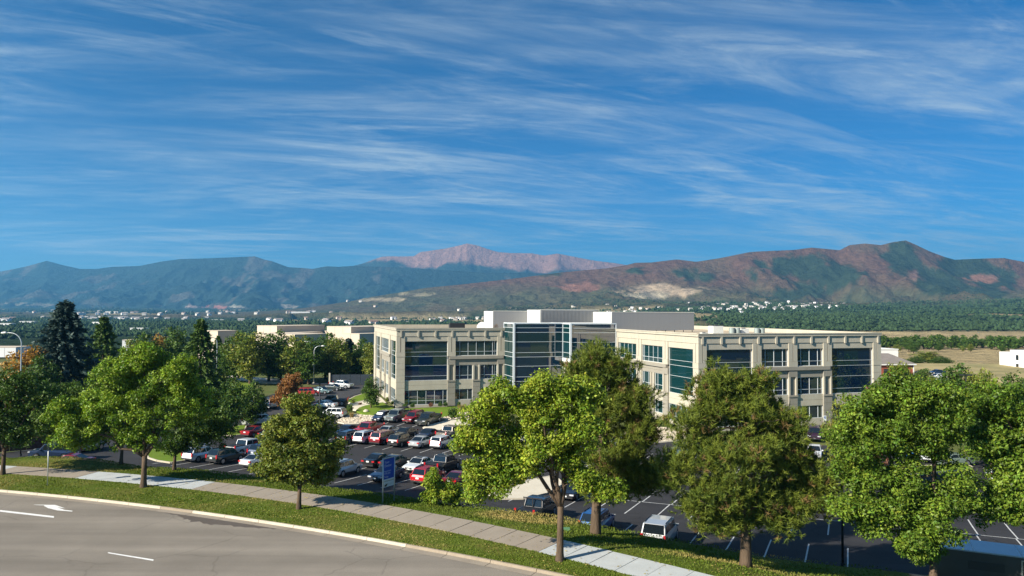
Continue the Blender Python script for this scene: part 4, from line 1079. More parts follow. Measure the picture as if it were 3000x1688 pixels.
# a sprinkling of fallen leaves
n = 1500
fx = np.concatenate([RNG.normal(a_, 4.0, n // 5) for a_ in (-27, -15.4, 3.0, 14.0, 24.0)])
ft = RNG.random(len(fx))
fy = np.where(RNG.random(len(fx)) < .5, y_kerb(fx) * (1 - ft) + y_sw1(fx) * ft, y_sw1(fx) * (1 - ft) + y_crest(fx) * ft)
fz = np.interp((fy - y_sw2(fx)) / np.maximum(y_crest(fx) - y_sw2(fx), .1), [0, 1], [0, 1])
fz = .215 * (1 - smooth01(fz)) + z_crest(fx) * smooth01(fz) + .05 * (fz > .01)
fa_ = RNG.uniform(0, 6.28, len(fx))
sz = RNG.uniform(.04, .09, len(fx))
V = np.stack([np.stack([fx + np.cos(fa_ + k * math.pi / 2) * sz * (1, .55, 1, .55)[k], fy + np.sin(fa_ + k * math.pi / 2) * sz * (1, .55, 1, .55)[k], fz + RNG.uniform(.0, .03, len(fx))], 1) for k in range(4)], 1).reshape(-1, 3)
lc = np.array([.42, .33, .10])[None] * RNG.uniform(.5, 1.4, (len(fx), 1))
tag(put("fallen_leaves", mesh_np("fallen_leaves", V, np.arange(4 * len(fx)).reshape(-1, 4), (GRASSBLADE,), col=lc)), "scattered fallen yellow leaves on verge and path", "leaves", kind="stuff")

# ================================================================ office building (local frame: u along the front, v back, z up)
PHI = math.radians(17.388)
office = empty("office_building", (-21.07, 134.73, -3.25), PHI)
tag(office, "three storey beige office building with dark glass and grey rooftop screens", "building")


class Facade:
    def __init__(self, o, d, n, glass):
        self.o, self.d, self.n, self.glass = np.array(o, float), np.array(d, float), np.array(n, float), glass

    def b(self, name, s0, s1, z0, z1, e0, e1, m, parent=office, off=None):
        """box from s0..s1 along the wall, z0..z1, depth e0..e1 outward"""
        c = self.o + self.d * (s0 + s1) / 2 + self.n * (e0 + e1) / 2
        if abs(self.d[0]) > .5:
            size = (abs(s1 - s0), abs(e1 - e0), z1 - z0)
        else:
            size = (abs(e1 - e0), abs(s1 - s0), z1 - z0)
        loc = (c[0], c[1], (z0 + z1) / 2)
        if parent is not office:
            loc = tuple(np.array(loc) - np.array(parent["at"]))
        return box(name, parent, loc, size, m)

    def window(self, s0, s1, z0, z1, cols, rows, e=-.38, mull=.06, frame=.06, bars=True):
        """cols: s of the panes' borders; rows: z borders"""
        c = self.o + self.d * (s0 + s1) / 2 + self.n * e
        w = empty("window", (c[0], c[1], (z0 + z1) / 2), 0, office)
        w["at"] = (float(c[0]), float(c[1]), (z0 + z1) / 2)
        cs, rs = [s0] + list(cols) + [s1], [z0] + list(rows) + [z1]
        for i in range(len(cs) - 1):
            for j in range(len(rs) - 1):
                p = self.b("pane", cs[i] + .006, cs[i + 1] - .006, rs[j] + .006, rs[j + 1] - .006, e - .03, e, random.choice(GLASS_V[self.glass.name]), w)
                p.rotation_euler = (random.gauss(0, .0015), random.gauss(0, .0015), random.gauss(0, .002))
        f = frame
        self.b("frame", s0, s0 + f, z0, z1, e - .02, e + .07, FRAME, w)
        self.b("frame", s1 - f, s1, z0, z1, e - .02, e + .07, FRAME, w)
        self.b("sill", s0 + f, s1 - f, z0, z0 + f, e - .02, e + .07, FRAME, w)
        self.b("head", s0 + f, s1 - f, z1 - f, z1, e - .02, e + .07, FRAME, w)
        if bars:
            for x in cols:
                self.b("mullion", x - mull / 2, x + mull / 2, z0 + f, z1 - f, e - .01, e + .062, FRAME, w)
        for z in rows:
            self.b("transom", s0 + f, s1 - f, z - mull / 2, z + mull / 2, e - .01, e + .055, FRAME, w)
        return w

    def pier(self, s0, s1, niche=False, dark=False, e=0.0):
        stone = STONE_D if dark else STONE
        g = .014
        if niche:
            zs = [0, 1.1, 2.25, 3.4, 4.5]
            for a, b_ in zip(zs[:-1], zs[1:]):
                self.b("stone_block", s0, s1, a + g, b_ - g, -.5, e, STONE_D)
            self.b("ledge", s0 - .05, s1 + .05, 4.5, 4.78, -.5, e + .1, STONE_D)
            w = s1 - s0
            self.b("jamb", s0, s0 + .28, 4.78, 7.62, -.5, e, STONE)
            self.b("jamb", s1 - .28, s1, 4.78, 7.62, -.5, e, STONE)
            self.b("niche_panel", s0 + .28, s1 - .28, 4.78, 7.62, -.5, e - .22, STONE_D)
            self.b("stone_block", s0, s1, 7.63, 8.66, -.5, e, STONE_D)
        else:
            zs = np.linspace(0, 9.2, 9)
            for a, b_ in zip(zs[:-1], zs[1:]):
                self.b("stone_block", s0, s1, a + g, b_ - g, -.5, e, stone)
        z0 = 9.22
        self.b("pier_band", s0 - .03, s1 + .03, z0, 10.05, -.5, e + .04, STONE)
        m_ = (s0 + s1) / 2
        self.b("pier_face", s0, m_ - .06, 10.07, 12.95, -.5, e, STONE)
        self.b("pier_face", m_ + .06, s1, 10.07, 12.95, -.5, e, STONE)

    def top(self, s0, s1, pitch, start, brackets=True, c0=None):
        x = s0
        edges = [s0] + [start + pitch * i for i in range(int((s1 - start) / pitch) + 1)] + [s1]
        edges = sorted(set(round(t, 3) for t in edges))
        for a, b_ in zip(edges[:-1], edges[1:]):
            if b_ - a > .1:
                self.b("frieze_panel", a + .012, b_ - .012, 12.98, 14.02, -.5, -.04, STONE)
        n = max(1, int(round((s1 - s0) / 6.4)))
        s0 = s0 if c0 is None else c0
        for i in range(n):
            a, b_ = s0 + (s1 - s0) * i / n, s0 + (s1 - s0) * (i + 1) / n
            self.b("coping", a + .006, b_ - .006, 14.03, 14.5, -.5, .15, STONE)
            self.b("coping_lip", a + .006, b_ - .006, 14.36, 14.53, .151, .22, STONE)
        if brackets:
            i = 0
            while start + pitch * i < s1 - .2:
                c = start + pitch * i
                self.b("bracket", c - .16, c + .16, 12.86, 14.02, -.035, .13, STONE)
                i += 1

    def big(self, s0, s1):
        n = max(2, int(round((s1 - s0) / 2.7)))
        self.b("lintel", s0, s1, 12.06, 12.96, -.5, -.13, STONE)
        self.window(s0, s1, 4.8, 12.05, [s0 + (s1 - s0) * i / n for i in range(1, n)], [5.62, 7.57, 9.26, 10.07], mull=.045, bars=False)
        for a, b_ in ((3.06, 3.94), (3.965, 4.79)):
            self.b("spandrel", s0, s1, a, b_, -.5, -.22, STONE)
        off = .85
        cols = []
        x = s0 + off
        while x < s1 - .3:
            cols.append(x)
            x += 1.6
        self.window(s0, s1, .36, 3.05, cols, [1.1])
        self.b("base_course", s0, s1, -.6, .35, -.5, -.2, STONE)

    def strip(self, s0, s1, parts=1, off=.85, ground="window"):
        self.b("lintel", s0, s1, 12.06, 12.96, -.5, -.13, STONE)
        cols = []
        x = s0 + off
        while x < s1 - .3:
            cols.append(x)
            x += 1.6
        self.window(s0, s1, 9.3, 12.05, cols, [10.07])
        self.b("window_ledge", s0, s1, 9.215, 9.3, -.5, -.05, STONE)
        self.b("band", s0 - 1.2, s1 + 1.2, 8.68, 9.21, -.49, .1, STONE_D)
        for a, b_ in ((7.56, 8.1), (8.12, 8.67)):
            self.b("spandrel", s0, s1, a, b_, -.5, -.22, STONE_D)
        mid = (s0 + s1) / 2
        cells = [(s0, s1)] if parts == 1 else [(s0, mid - .7), (mid + .7, s1)]
        if parts == 2:
            self.b("jamb", mid - .7, mid - .4, 4.78, 7.55, -.5, -.02, STONE)
            self.b("jamb", mid + .4, mid + .7, 4.78, 7.55, -.5, -.02, STONE)
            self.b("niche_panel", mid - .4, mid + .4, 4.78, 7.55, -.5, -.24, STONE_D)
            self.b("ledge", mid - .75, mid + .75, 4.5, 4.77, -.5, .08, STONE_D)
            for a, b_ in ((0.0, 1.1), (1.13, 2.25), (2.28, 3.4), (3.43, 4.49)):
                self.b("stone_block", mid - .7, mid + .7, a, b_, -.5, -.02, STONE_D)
        for (a, b_) in cells:
            cs = [c for c in cols if a + .25 < c < b_ - .25]
            self.window(a, b_, 4.84, 7.55, cs, [5.62])
            for z0, z1 in ((3.06, 3.94), (3.965, 4.82)):
                self.b("spandrel", a, b_, z0, z1, -.5, -.22, STONE)
            if ground == "door":
                w0 = a + (b_ - a) * .55
                self.window(w0, b_ - .2, 0.05, 2.95, [(w0 + b_ - .2) / 2], [2.2], frame=.12)
                self.b("wall_panel", a, w0, -.6, 3.05, -.5, -.22, STONE)
                self.b("wall_panel", b_ - .2, b_, -.6, 3.05, -.5, -.22, STONE)
                self.b("wall_panel", w0, b_ - .2, 2.95, 3.05, -.5, -.22, STONE)
            else:
                self.window(a, b_, 1.06, 3.05, cs, [])
                self.b("wall_panel", a, b_, -.6, 1.05, -.5, -.2, STONE)


# left block front
fa = Facade((0, 0), (1, 0), (0, -1), GLASS_F)
fa.pier(0, 1.55)
fa.big(1.55, 9.6)
fa.pier(9.6, 11.05, niche=True)
fa.strip(11.05, 19.25, parts=2, off=.9)
fa.pier(19.25, 20.68, niche=True)
fa.top(0, 20.68, 3.2, .8, c0=-.14)
# right block front
fa = Facade((39.54, -37.89), (1, 0), (0, -1), GLASS_F)
fa.pier(0, 1.42)
fa.big(1.42, 9.55)
fa.pier(9.55, 11.08, niche=True)
fa.strip(11.08, 16.1, off=.9, ground="door")
fa.pier(16.1, 17.68, niche=True)
fa.strip(17.68, 22.65, off=.9)
fa.pier(22.65, 24.25, niche=True)
fa.big(24.25, 32.47)
fa.pier(32.47, 34.03)
fa.top(0, 34.03, 3.27, .7, c0=-.14)
# right block, sunlit side
fa = Facade((39.535, -37.89), (0, 1), (-1, 0), GLASS_L)
fa.pier(.02, 1.54)
fa.big(1.54, 9.2)
fa.pier(9.2, 10.85, niche=True)
fa.strip(10.85, 18.35, parts=2, off=.6)
fa.pier(18.35, 20.25, niche=True)
fa.strip(20.25, 27.7, parts=2, off=.6)
fa.pier(27.7, 29.5)
fa.top(.02, 29.5, 3.12, .7, brackets=False)
# left block, sunlit side
fa = Facade((-.005, 0), (0, 1), (-1, 0), GLASS_L)
fa.pier(.02, 1.0)
fa.big(1.0, 8.4)
fa.pier(8.4, 10.4, niche=True)
fa.strip(10.4, 22.3, parts=2, off=1.0)
fa.pier(22.3, 23.9, niche=True)
fa.big(23.9, 31.3)
fa.pier(31.3, 34.16)
fa.top(.02, 34.16, 3.2, .8, brackets=False)
# structure behind the skin, roofs and parapets
box("wall_core", office, (20.1, 17.1, 6.3), (39.2, 33.1, 14.6), STONE)
box("roof_deck", office, (20.1, 17.1, 13.65), (39.1, 33.0, .1), STONE_R)
box("wall_core", office, (56.5, -8.9, 6.3), (32.9, 56.9, 14.6), STONE)
box("roof_deck", office, (56.5, -8.9, 13.66), (32.8, 56.8, .1), STONE_R)
for nm, c, s in (("parapet", (20.1, 33.9, 14.0), (39.6, .5, 1.0)), ("parapet", (.68, 17.1, 13.9), (.35, 33.0, .9)), ("parapet", (20.1, .68, 13.9), (39.0, .35, .9)),
                 ("parapet", (73.3, -8.9, 14.0), (.55, 57.6, 1.0)), ("parapet", (56.5, 19.7, 14.0), (33.0, .5, 1.0)), ("parapet", (56.5, -37.2, 13.9), (32.9, .35, .9)), ("parapet", (40.25, -22.0, 13.9), (.35, 30, .9))):
    box(nm, office, c, s, STONE)


def glass_bay(u0, u1, v0, v1, z0, rows, nf, side_cols, soffit=False):
    """corner bay of glass: front at v0 (toward the road), left side at u0"""
    zt = rows[-1]
    box("bay_core", office, ((u0 + u1) / 2 + .1, (v0 + v1) / 2 + .1, (z0 + zt) / 2), (u1 - u0 - .24, v1 - v0 - .24, zt - z0 - .1), JOINT)
    box("bay_roof", office, ((u0 + u1) / 2, (v0 + v1) / 2, zt - .02), (u1 - u0 - .05, v1 - v0 - .05, .1), METAL_W)
    fr = Facade((u0, v0), (1, 0), (0, -1), GLASS_F)
    sd = Facade((u0, v0), (0, 1), (-1, 0), GLASS_L)
    for fc, wid, ncol in ((fr, u1 - u0, nf), (sd, v1 - v0, side_cols)):
        fc.window(.14, wid - .02, rows[0], zt - .12, [wid * i / ncol for i in range(1, ncol)], rows[1:-1], e=.0, mull=.065, frame=.05, bars=False)
        fc.b("top_rail", .0, wid, zt - .12, zt + .06, -.05, .1, FRAME)
    box("corner_post", office, (u0, v0, (z0 + zt) / 2), (.34, .34, zt - z0 + .06), FRAME)
    box("edge_post", office, (u1 - .06, v0, (z0 + zt) / 2), (.14, .2, zt - z0), FRAME)
    box("edge_post", office, (u0, v1 - .06, (z0 + zt) / 2), (.2, .14, zt - z0), FRAME)
    if soffit:
        box("soffit", office, ((u0 + u1) / 2, (v0 + v1) / 2, z0 - .3), (u1 - u0 + .2, v1 - v0 + .2, .6), METAL_W)


glass_bay(20.7, 30.36, -5.78, .6, -.5, [.1, 3.05, 4.8, 5.62, 7.57, 9.26, 10.07, 12.05, 13.8, 14.65, 15.5], 3, 1)
glass_bay(30.36, 39.5, -9.6, .6, 9.0, [9.05, 10.07, 12.05, 13.8, 14.65, 15.5], 3, 1, soffit=True)
box("entrance_wall", office, (35.0, -3.0, 4.0), (9.1, 7.0, 8.8), STONE)
# rooftop screens
box("screen_side", office, (21.72, 15.4, 15.6), (.14, 6.8, 4.15), METAL_W)
box("screen_front", office, (25.9, 11.95, 15.6), (8.3, .14, 4.13), METAL_G)
box("screen_side", office, (29.31, 8.1, 15.8), (.14, 8.0, 4.4), METAL_W)
box("screen_front", office, (35.65, 4.0, 15.78), (12.6, .14, 4.36), METAL_G)
for i in range(42):
    box("screen_rib", office, (29.5 + .3 * i, 3.88, 15.78), (.12, .1, 4.34), METAL_G)
box("screen_cap", office, (35.65, 4.0, 18.02), (12.7, .3, .09), METAL_W)
box("screen_side", office, (40.79, -.4, 15.75), (.14, 8.9, 3.8), METAL_W)
box("screen_front", office, (49.76, -5.0, 15.85), (18.0, .14, 3.5), METAL_G)
box("screen_cap", office, (49.76, -5.0, 17.65), (18.1, .28, .09), METAL_W)
box("screen_cap", office, (25.9, 11.95, 17.72), (8.3, .28, .09), METAL_W)
for i in range(9):
    box("screen_leg", office, (42.5 + 2.0 * i, -4.8, 13.95), (.1, .1, .5), METAL_D)
box("screen_core", office, (46, 8, 15.2), (22, 6, 3.0), METAL_G)


def office_point(u, v, z):
    return (-21.07 + u * math.cos(PHI) - v * math.sin(PHI), 134.73 + u * math.sin(PHI) + v * math.cos(PHI), -3.25 + z)


# rooftop plant: each unit stands on the roof and is a thing of its own
MACH = mat("plant_grey_green", (.30, .35, .33), .5, .4, metal=.3, var=.1, vscale=2)


def roof_unit(u, v, kind, label, s):
    t = empty("rooftop_unit", office_point(u, v, 13.7), PHI)
    tag(t, label, "air conditioner", "plant on the right office roof")
    if kind == "drum":
        for dx in (-s * .55, s * .55):
            mb = MB()
            mb.tube([(dx, 0, 0), (dx, 0, s * 1.5), (dx, 0, s * 1.56)], [s * .5, s * .5, s * .42], 14)
            mb.build("drum", MACH, t, smooth=False)
        box("base", t, (0, 0, .06), (s * 2.4, s * 1.1, .12), METAL_D)
    else:
        box("casing", t, (0, 0, s * .6), (s * 1.3, s, s * 1.1), METAL_W)
        box("base", t, (0, 0, .05), (s * 1.4, s * 1.1, .1), METAL_D)
        mb = MB()
        mb.tube([(0, 0, s * 1.15), (0, 0, s * 1.25)], s * .35, 12)
        mb.build("fan", METAL_D, t)
        for k in range(4):
            box("louvre", t, (-s * .656, 0, s * (.3 + .2 * k)), (.02, s * .8, s * .08), METAL_G)


roof_unit(48.6, -28.5, "box", "plain white rooftop box left of the ribbed drums", 1.5)
roof_unit(51.2, -30.0, "drum", "pair of grey green drums on the right office roof, left pair", .95)
roof_unit(53.4, -29.2, "box", "pale louvred rooftop unit between the drum pairs", 1.15)
roof_unit(56.0, -30.0, "drum", "pair of grey green drums on the right office roof, right pair", .9)
roof_unit(41.9, -35.6, "box", "small white rooftop box at the right office corner", .75)
t = empty("rooftop_cabinet", office_point(12.9, 7.0, 13.7), PHI)
tag(t, "dark rooftop cabinet on the left office roof", "cabinet")
box("casing", t, (0, 0, .95), (3.0, 1.2, 1.3), METAL_D)
box("skid", t, (0, 0, .15), (3.2, 1.3, .3), GALV)


def dish(u, v, r, yaw, label):
    t = empty("satellite_dish", office_point(u, v, 13.7), yaw)
    tag(t, label, "antenna", "dishes on the left office roof")
    mb = MB()
    mb.tube([(0, 0, 0), (0, 0, .9)], .06, 8)
    mb.build("mast", GALV, t)
    V, Fc = [], []
    for i, rad in enumerate((.0, .5, .8, 1.0)):
        for k in range(16):
            w = 6.283 * k / 16
            x, y, z = rad * r * math.cos(w), rad * r * math.sin(w), .25 * r * rad * rad
            V.append((x, -z * .8 - y * .35, .95 + y * .93 + z * -.3))
    for i in range(3):
        for k in range(16):
            k2 = (k + 1) % 16
            Fc.append((i * 16 + k, i * 16 + k2, (i + 1) * 16 + k2, (i + 1) * 16 + k))
    MB().add(V, Fc).build("reflector_bowl", mat("dish_grey", (.55, .50, .46), .6, .3), t, smooth=True)
    mb = MB()
    mb.tube([(0, 0, .95), (0, -.8 * r, 1.1)], .03, 6)
    mb.build("feed_arm", METAL_D, t)


dish(17.6, 6.5, 1.05, 2.6, "larger satellite dish beside the white rooftop screen")
dish(20.0, 4.0, .6, .6, "smaller satellite dish in front of the white rooftop screen")

# ================================================================ buildings behind
def low_block(parent, c, s, m, name="wall", rz=0):
    return box(name, parent, c, s, m, rz)


def beige_building(x, y, z, rz, label, blocks, wins=()):
    b = empty("low_building", (x, y, z), rz)
    tag(b, label, "building")
    for (cx_, cy_2, cz, sx, sy, sz, m) in blocks:
        box("wall", b, (cx_, cy_2, cz + sz / 2), (sx, sy, sz), m)
        box("parapet_cap", b, (cx_, cy_2, cz + sz + .12), (sx + .15, sy + .15, .24), BEIGE)
        n = int(sx // 4)
        for i in range(1, n):
            box("panel_joint", b, (cx_ - sx / 2 + sx * i / n, cy_2 - sy / 2 - .012, cz + sz / 2), (.1, .02, sz), BEIGE_S)
    for (wx, wy, wz, ww, wh) in wins:
        w = box("window", b, (wx, wy, wz), (ww, .08, wh), DARKWIN)
    return b


E2 = math.radians(17)
RZ = math.radians(-35)
beige_building(-112, 284, -5, RZ, "pale beige low building farthest left behind the dark spruce", [(0, 0, 0, 9, 9, 11.2, BEIGE), (-9, 4, 0, 12, 10, 9.6, BEIGE)])
beige_building(-90.8, 303.4, -5, RZ, "tall beige block with brown side, left of the two", [(0, 0, 0, 12.5, 24, 12.9, BEIGE), (-9, 6, 0, 8, 18, 10.6, BEIGE), (10, -6, 0, 9, 20, 10.4, BEIGE)])
beige_building(-80, 268, -5, RZ, "long low beige building in front of the tall beige blocks", [(0, 0, 0, 22, 15, 10.7, BEIGE), (-15, 6, 0, 12, 12, 9.0, BEIGE)], [(4, -7.54, 6, 3, 1.6)])
beige_building(-62.2, 303.8, -5, RZ, "tall beige block with brown side next to the office", [(0, 0, 0, 14, 24, 12.7, BEIGE), (-13, 2, 0, 14, 16, 10.6, BEIGE), (10, -8, 0, 10, 14, 10.2, BEIGE)], [(0, -12.04, 6.6, 3, 2.4), (11, -15.04, 6.0, 2.2, 2)])
beige_building(-171, 330, -6, math.radians(10), "small white block far left behind the conifers", [(0, 0, 0, 4, 8, 6.6, WALL_W)])
beige_building(-226, 330, -7, math.radians(5), "flat white building at the far left edge", [(0, 0, 0, 14, 12, 4.2, WALL_W)], [(-3, -6.04, 2.4, 3, 1.2)])

# brick building with hip roof
bb = empty("brick_building", (109.2, 214.0, -4.6), math.radians(8))
tag(bb, "red brick building with grey hip roof right of the office", "building")
box("wall", bb, (-1.5, 0, 2.2), (12, 10, 4.4), BRICK)
box("eave", bb, (-1.5, 0, 4.5), (13.0, 11.2, .3), WALL_W)
MB().add([(-8.0, -5.6, 4.66), (5.0, -5.6, 4.66), (5.0, 5.6, 4.66), (-8.0, 5.6, 4.66), (-2.6, 0, 7.4), (.2, 0, 7.4)], [(0, 1, 5, 4), (1, 2, 5), (2, 3, 4, 5), (3, 0, 4), (3, 2, 1, 0)]).build("roof", SHINGLE, bb)
for x in (-4, 2):
    box("window", bb, (x, -5.03, 2.4), (1.5, .1, 1.8), DARKWIN)
box("corner_trim", bb, (4.45, -5.0, 2.2), (.3, .2, 4.4), WALL_W)
box("door", bb, (-1, -5.03, 1.2), (1.2, .1, 2.4), TRIM)
wb = empty("flat_roofed_building", (112.0, 252.0, -5.0), math.radians(8))
tag(wb, "white flat roofed building behind the brick hip roof", "building")
box("wall", wb, (0, 0, 3.6), (34, 14, 7.2), WALL_W)
box("parapet_cap", wb, (0, 0, 7.3), (34.3, 14.3, .25), WALL_W)
box("window", wb, (10, -7.04, 4.6), (4, .1, 1.4), DARKWIN)

# white apartment block at the right edge
ap = empty("apartment_block", (178, 250, -8.0), math.radians(-4))
tag(ap, "white apartment block with balconies at the right edge", "building")
box("wall", ap, (6, 0, 4.6), (28, 14, 9.2), WALL_W)
box("roof", ap, (8, 0, 9.35), (24, 14.4, .5), SHINGLE)
box("stair_tower", ap, (-6, -4, 5.1), (5, 8, 10.2), WALL_W)
for sx in (-7.8, -5.6):
    box("tower_pilaster", ap, (sx, -8.1, 5.1), (.4, .25, 10.0), WALL_W)
for fl in range(3):
    for i in range(5):
        x = -1.5 + i * 4
        w = box("window", ap, (x, -7.04, 1.9 + 2.95 * fl), (1.8, .1, 1.9), DARKWIN)
        if i % 2 == 0:
            bl = box("balcony", ap, (x, -7.7, .72 + 2.95 * fl), (2.8, 1.4, .16), WALL_W)
            for k in range(9):
                box("baluster", ap, (x - 1.3 + .325 * k, -8.35, 1.3 + 2.95 * fl), (.05, .05, 1.0), METAL_D)
            box("handrail", ap, (x, -8.35, 1.82 + 2.95 * fl), (2.8, .07, .07), METAL_D)
    box("window", ap, (-8.52, -4, 1.9 + 2.95 * fl), (.1, 1.4, 1.7), DARKWIN)

# dark enclosure beside the office
en = empty("refuse_enclosure", (-35.0, 176.0, -3.3), math.radians(10))
tag(en, "dark walled enclosure with pale posts behind the silver pickup", "enclosure")
DKP = mat("dark_panel", (.05, .062, .075), .25, .6, var=.2, vscale=.7)
for i in range(6):
    box("panel", en, (-7 + 2.4 * i, 0, 1.25), (2.34, .12, 2.5), DKP)
box("panel", en, (-8.2, 3, 1.25), (.12, 6, 2.5), DKP)
box("panel", en, (6.2, 3, 1.25), (.12, 6, 2.5), DKP)
for x in (-8.2, 6.3, 9.0, 11.4):
    box("post", en, (x, -.1, 1.45), (.35, .35, 2.9), PALE)
box("gate", en, (7.6, .05, 1.3), (2.3, .1, 2.4), TRIM)
box("gate", en, (10.2, .05, 1.3), (2.1, .1, 2.4), TRIM)

# low brick retaining wall with steps, far left
rw = empty("retaining_wall", (-62.0, 93.0, -3.4), math.radians(35))
tag(rw, "dark brick retaining wall with lit steps at the far left", "wall")
RB = mat("dark_brick", (.095, .045, .035), .9, .15, var=.25, vscale=3)
for i in range(9):
    for j in range(3):
        box("wall_block", rw, (-7 + 1.75 * i, 0, .3 + .5 * j), (1.72, .4, .48), RB)
for k in range(5):
    box("step", rw, (-8.6 - .1 * k, -1.2, .1 + .16 * k), (1.3, .32, .16), PALE)

# ================================================================ parked vehicles
def paint(name, c, metal=.25, rough=.28):
    return mat("paint_" + name, c, rough, .5, metal=metal, coat=.8, var=.03, vscale=1.5)


PAINTS = {k: paint(k, v) for k, v in dict(
    white=(.78, .79, .78), silver=(.46, .48, .49), silverblue=(.30, .38, .44), navy=(.014, .030, .075), navy2=(.010, .018, .045), black=(.010, .010, .012),
    charcoal=(.035, .040, .045), red=(.50, .012, .022), red2=(.30, .010, .018), maroon=(.19, .008, .016), coral=(.62, .060, .045), blackgreen=(.018, .026, .024),
    greygreen=(.20, .245, .235), darkgreen=(.028, .036, .028), tan=(.22, .19, .155), tealgrey=(.10, .17, .18), blue=(.012, .085, .27), greengrey=(.17, .22, .185), plum=(.055, .018, .04)).items()}

SPECS = {
    # L, W, H, hood line (front to windscreen), belt z, windscreen base x, roof front x, roof rear x, rear glass base x, tail line, wheel r, front axle, rear axle
    "sedan": (4.75, 1.82, 1.45, [(2.36, .52), (2.33, .68), (2.12, .78), (1.08, .93)], .95, 1.10, .30, -.82, -1.72, [(-1.72, 1.0), (-2.22, .98), (-2.36, .86), (-2.37, .48)], .33, 1.42, -1.38),
    "suv": (4.7, 1.88, 1.72, [(2.34, .58), (2.30, .86), (2.05, .96), (1.18, 1.06)], 1.07, 1.20, .52, -1.86, -2.22, [(-2.24, 1.10), (-2.33, .92), (-2.35, .52)], .37, 1.42, -1.36),
    "bigsuv": (5.2, 2.0, 1.92, [(2.58, .62), (2.55, 1.0), (2.3, 1.10), (1.45, 1.18)], 1.18, 1.46, .85, -2.2, -2.5, [(-2.52, 1.2), (-2.58, .95), (-2.6, .56)], .40, 1.6, -1.5),
    "pickup": (5.7, 1.96, 1.86, [(2.84, .64), (2.80, 1.02), (2.5, 1.12), (1.55, 1.18)], 1.18, 1.56, .98, -.70, -.92, [(-.95, 1.20), (-1.0, 1.22), (-2.80, 1.22), (-2.84, .6)], .40, 1.82, -1.75),
    "van": (5.1, 1.96, 1.76, [(2.54, .55), (2.50, .78), (2.2, .92), (1.75, 1.02)], 1.05, 1.80, .72, -2.15, -2.42, [(-2.44, 1.08), (-2.53, .9), (-2.55, .5)], .35, 1.6, -1.5),
    "hatch": (4.4, 1.78, 1.53, [(2.19, .52), (2.16, .74), (1.95, .84), (1.20, .96)], .97, 1.24, .30, -1.35, -2.0, [(-2.02, 1.02), (-2.17, .9), (-2.19, .48)], .33, 1.35, -1.3),
    "boxy": (4.15, 1.80, 1.62, [(2.06, .54), (2.04, .82), (1.85, .96), (1.15, 1.06)], 1.06, 1.18, .62, -1.68, -1.94, [(-1.96, 1.1), (-2.05, .9), (-2.07, .5)], .34, 1.3, -1.27),
}


def quad_panel(P, inset, out, thick=.012):
    """a thin plate inside the four corners P (ccw from outside), lifted by out along its normal"""
    P = [Vector(p) for p in P]
    n = (P[1] - P[0]).cross(P[3] - P[0]).normalized()
    c = sum(P, Vector()) / 4
    Q = [p + (c - p) * inset for p in P]
    V = [tuple(q + n * (out + thick)) for q in Q] + [tuple(q + n * (out - .06)) for q in Q]
    return V, [(0, 1, 2, 3), (7, 6, 5, 4), (0, 4, 5, 1), (1, 5, 6, 2), (2, 6, 7, 3), (3, 7, 4, 0)]


def lerp(a, b, t):
    return tuple(np.array(a) * (1 - t) + np.array(b) * t)


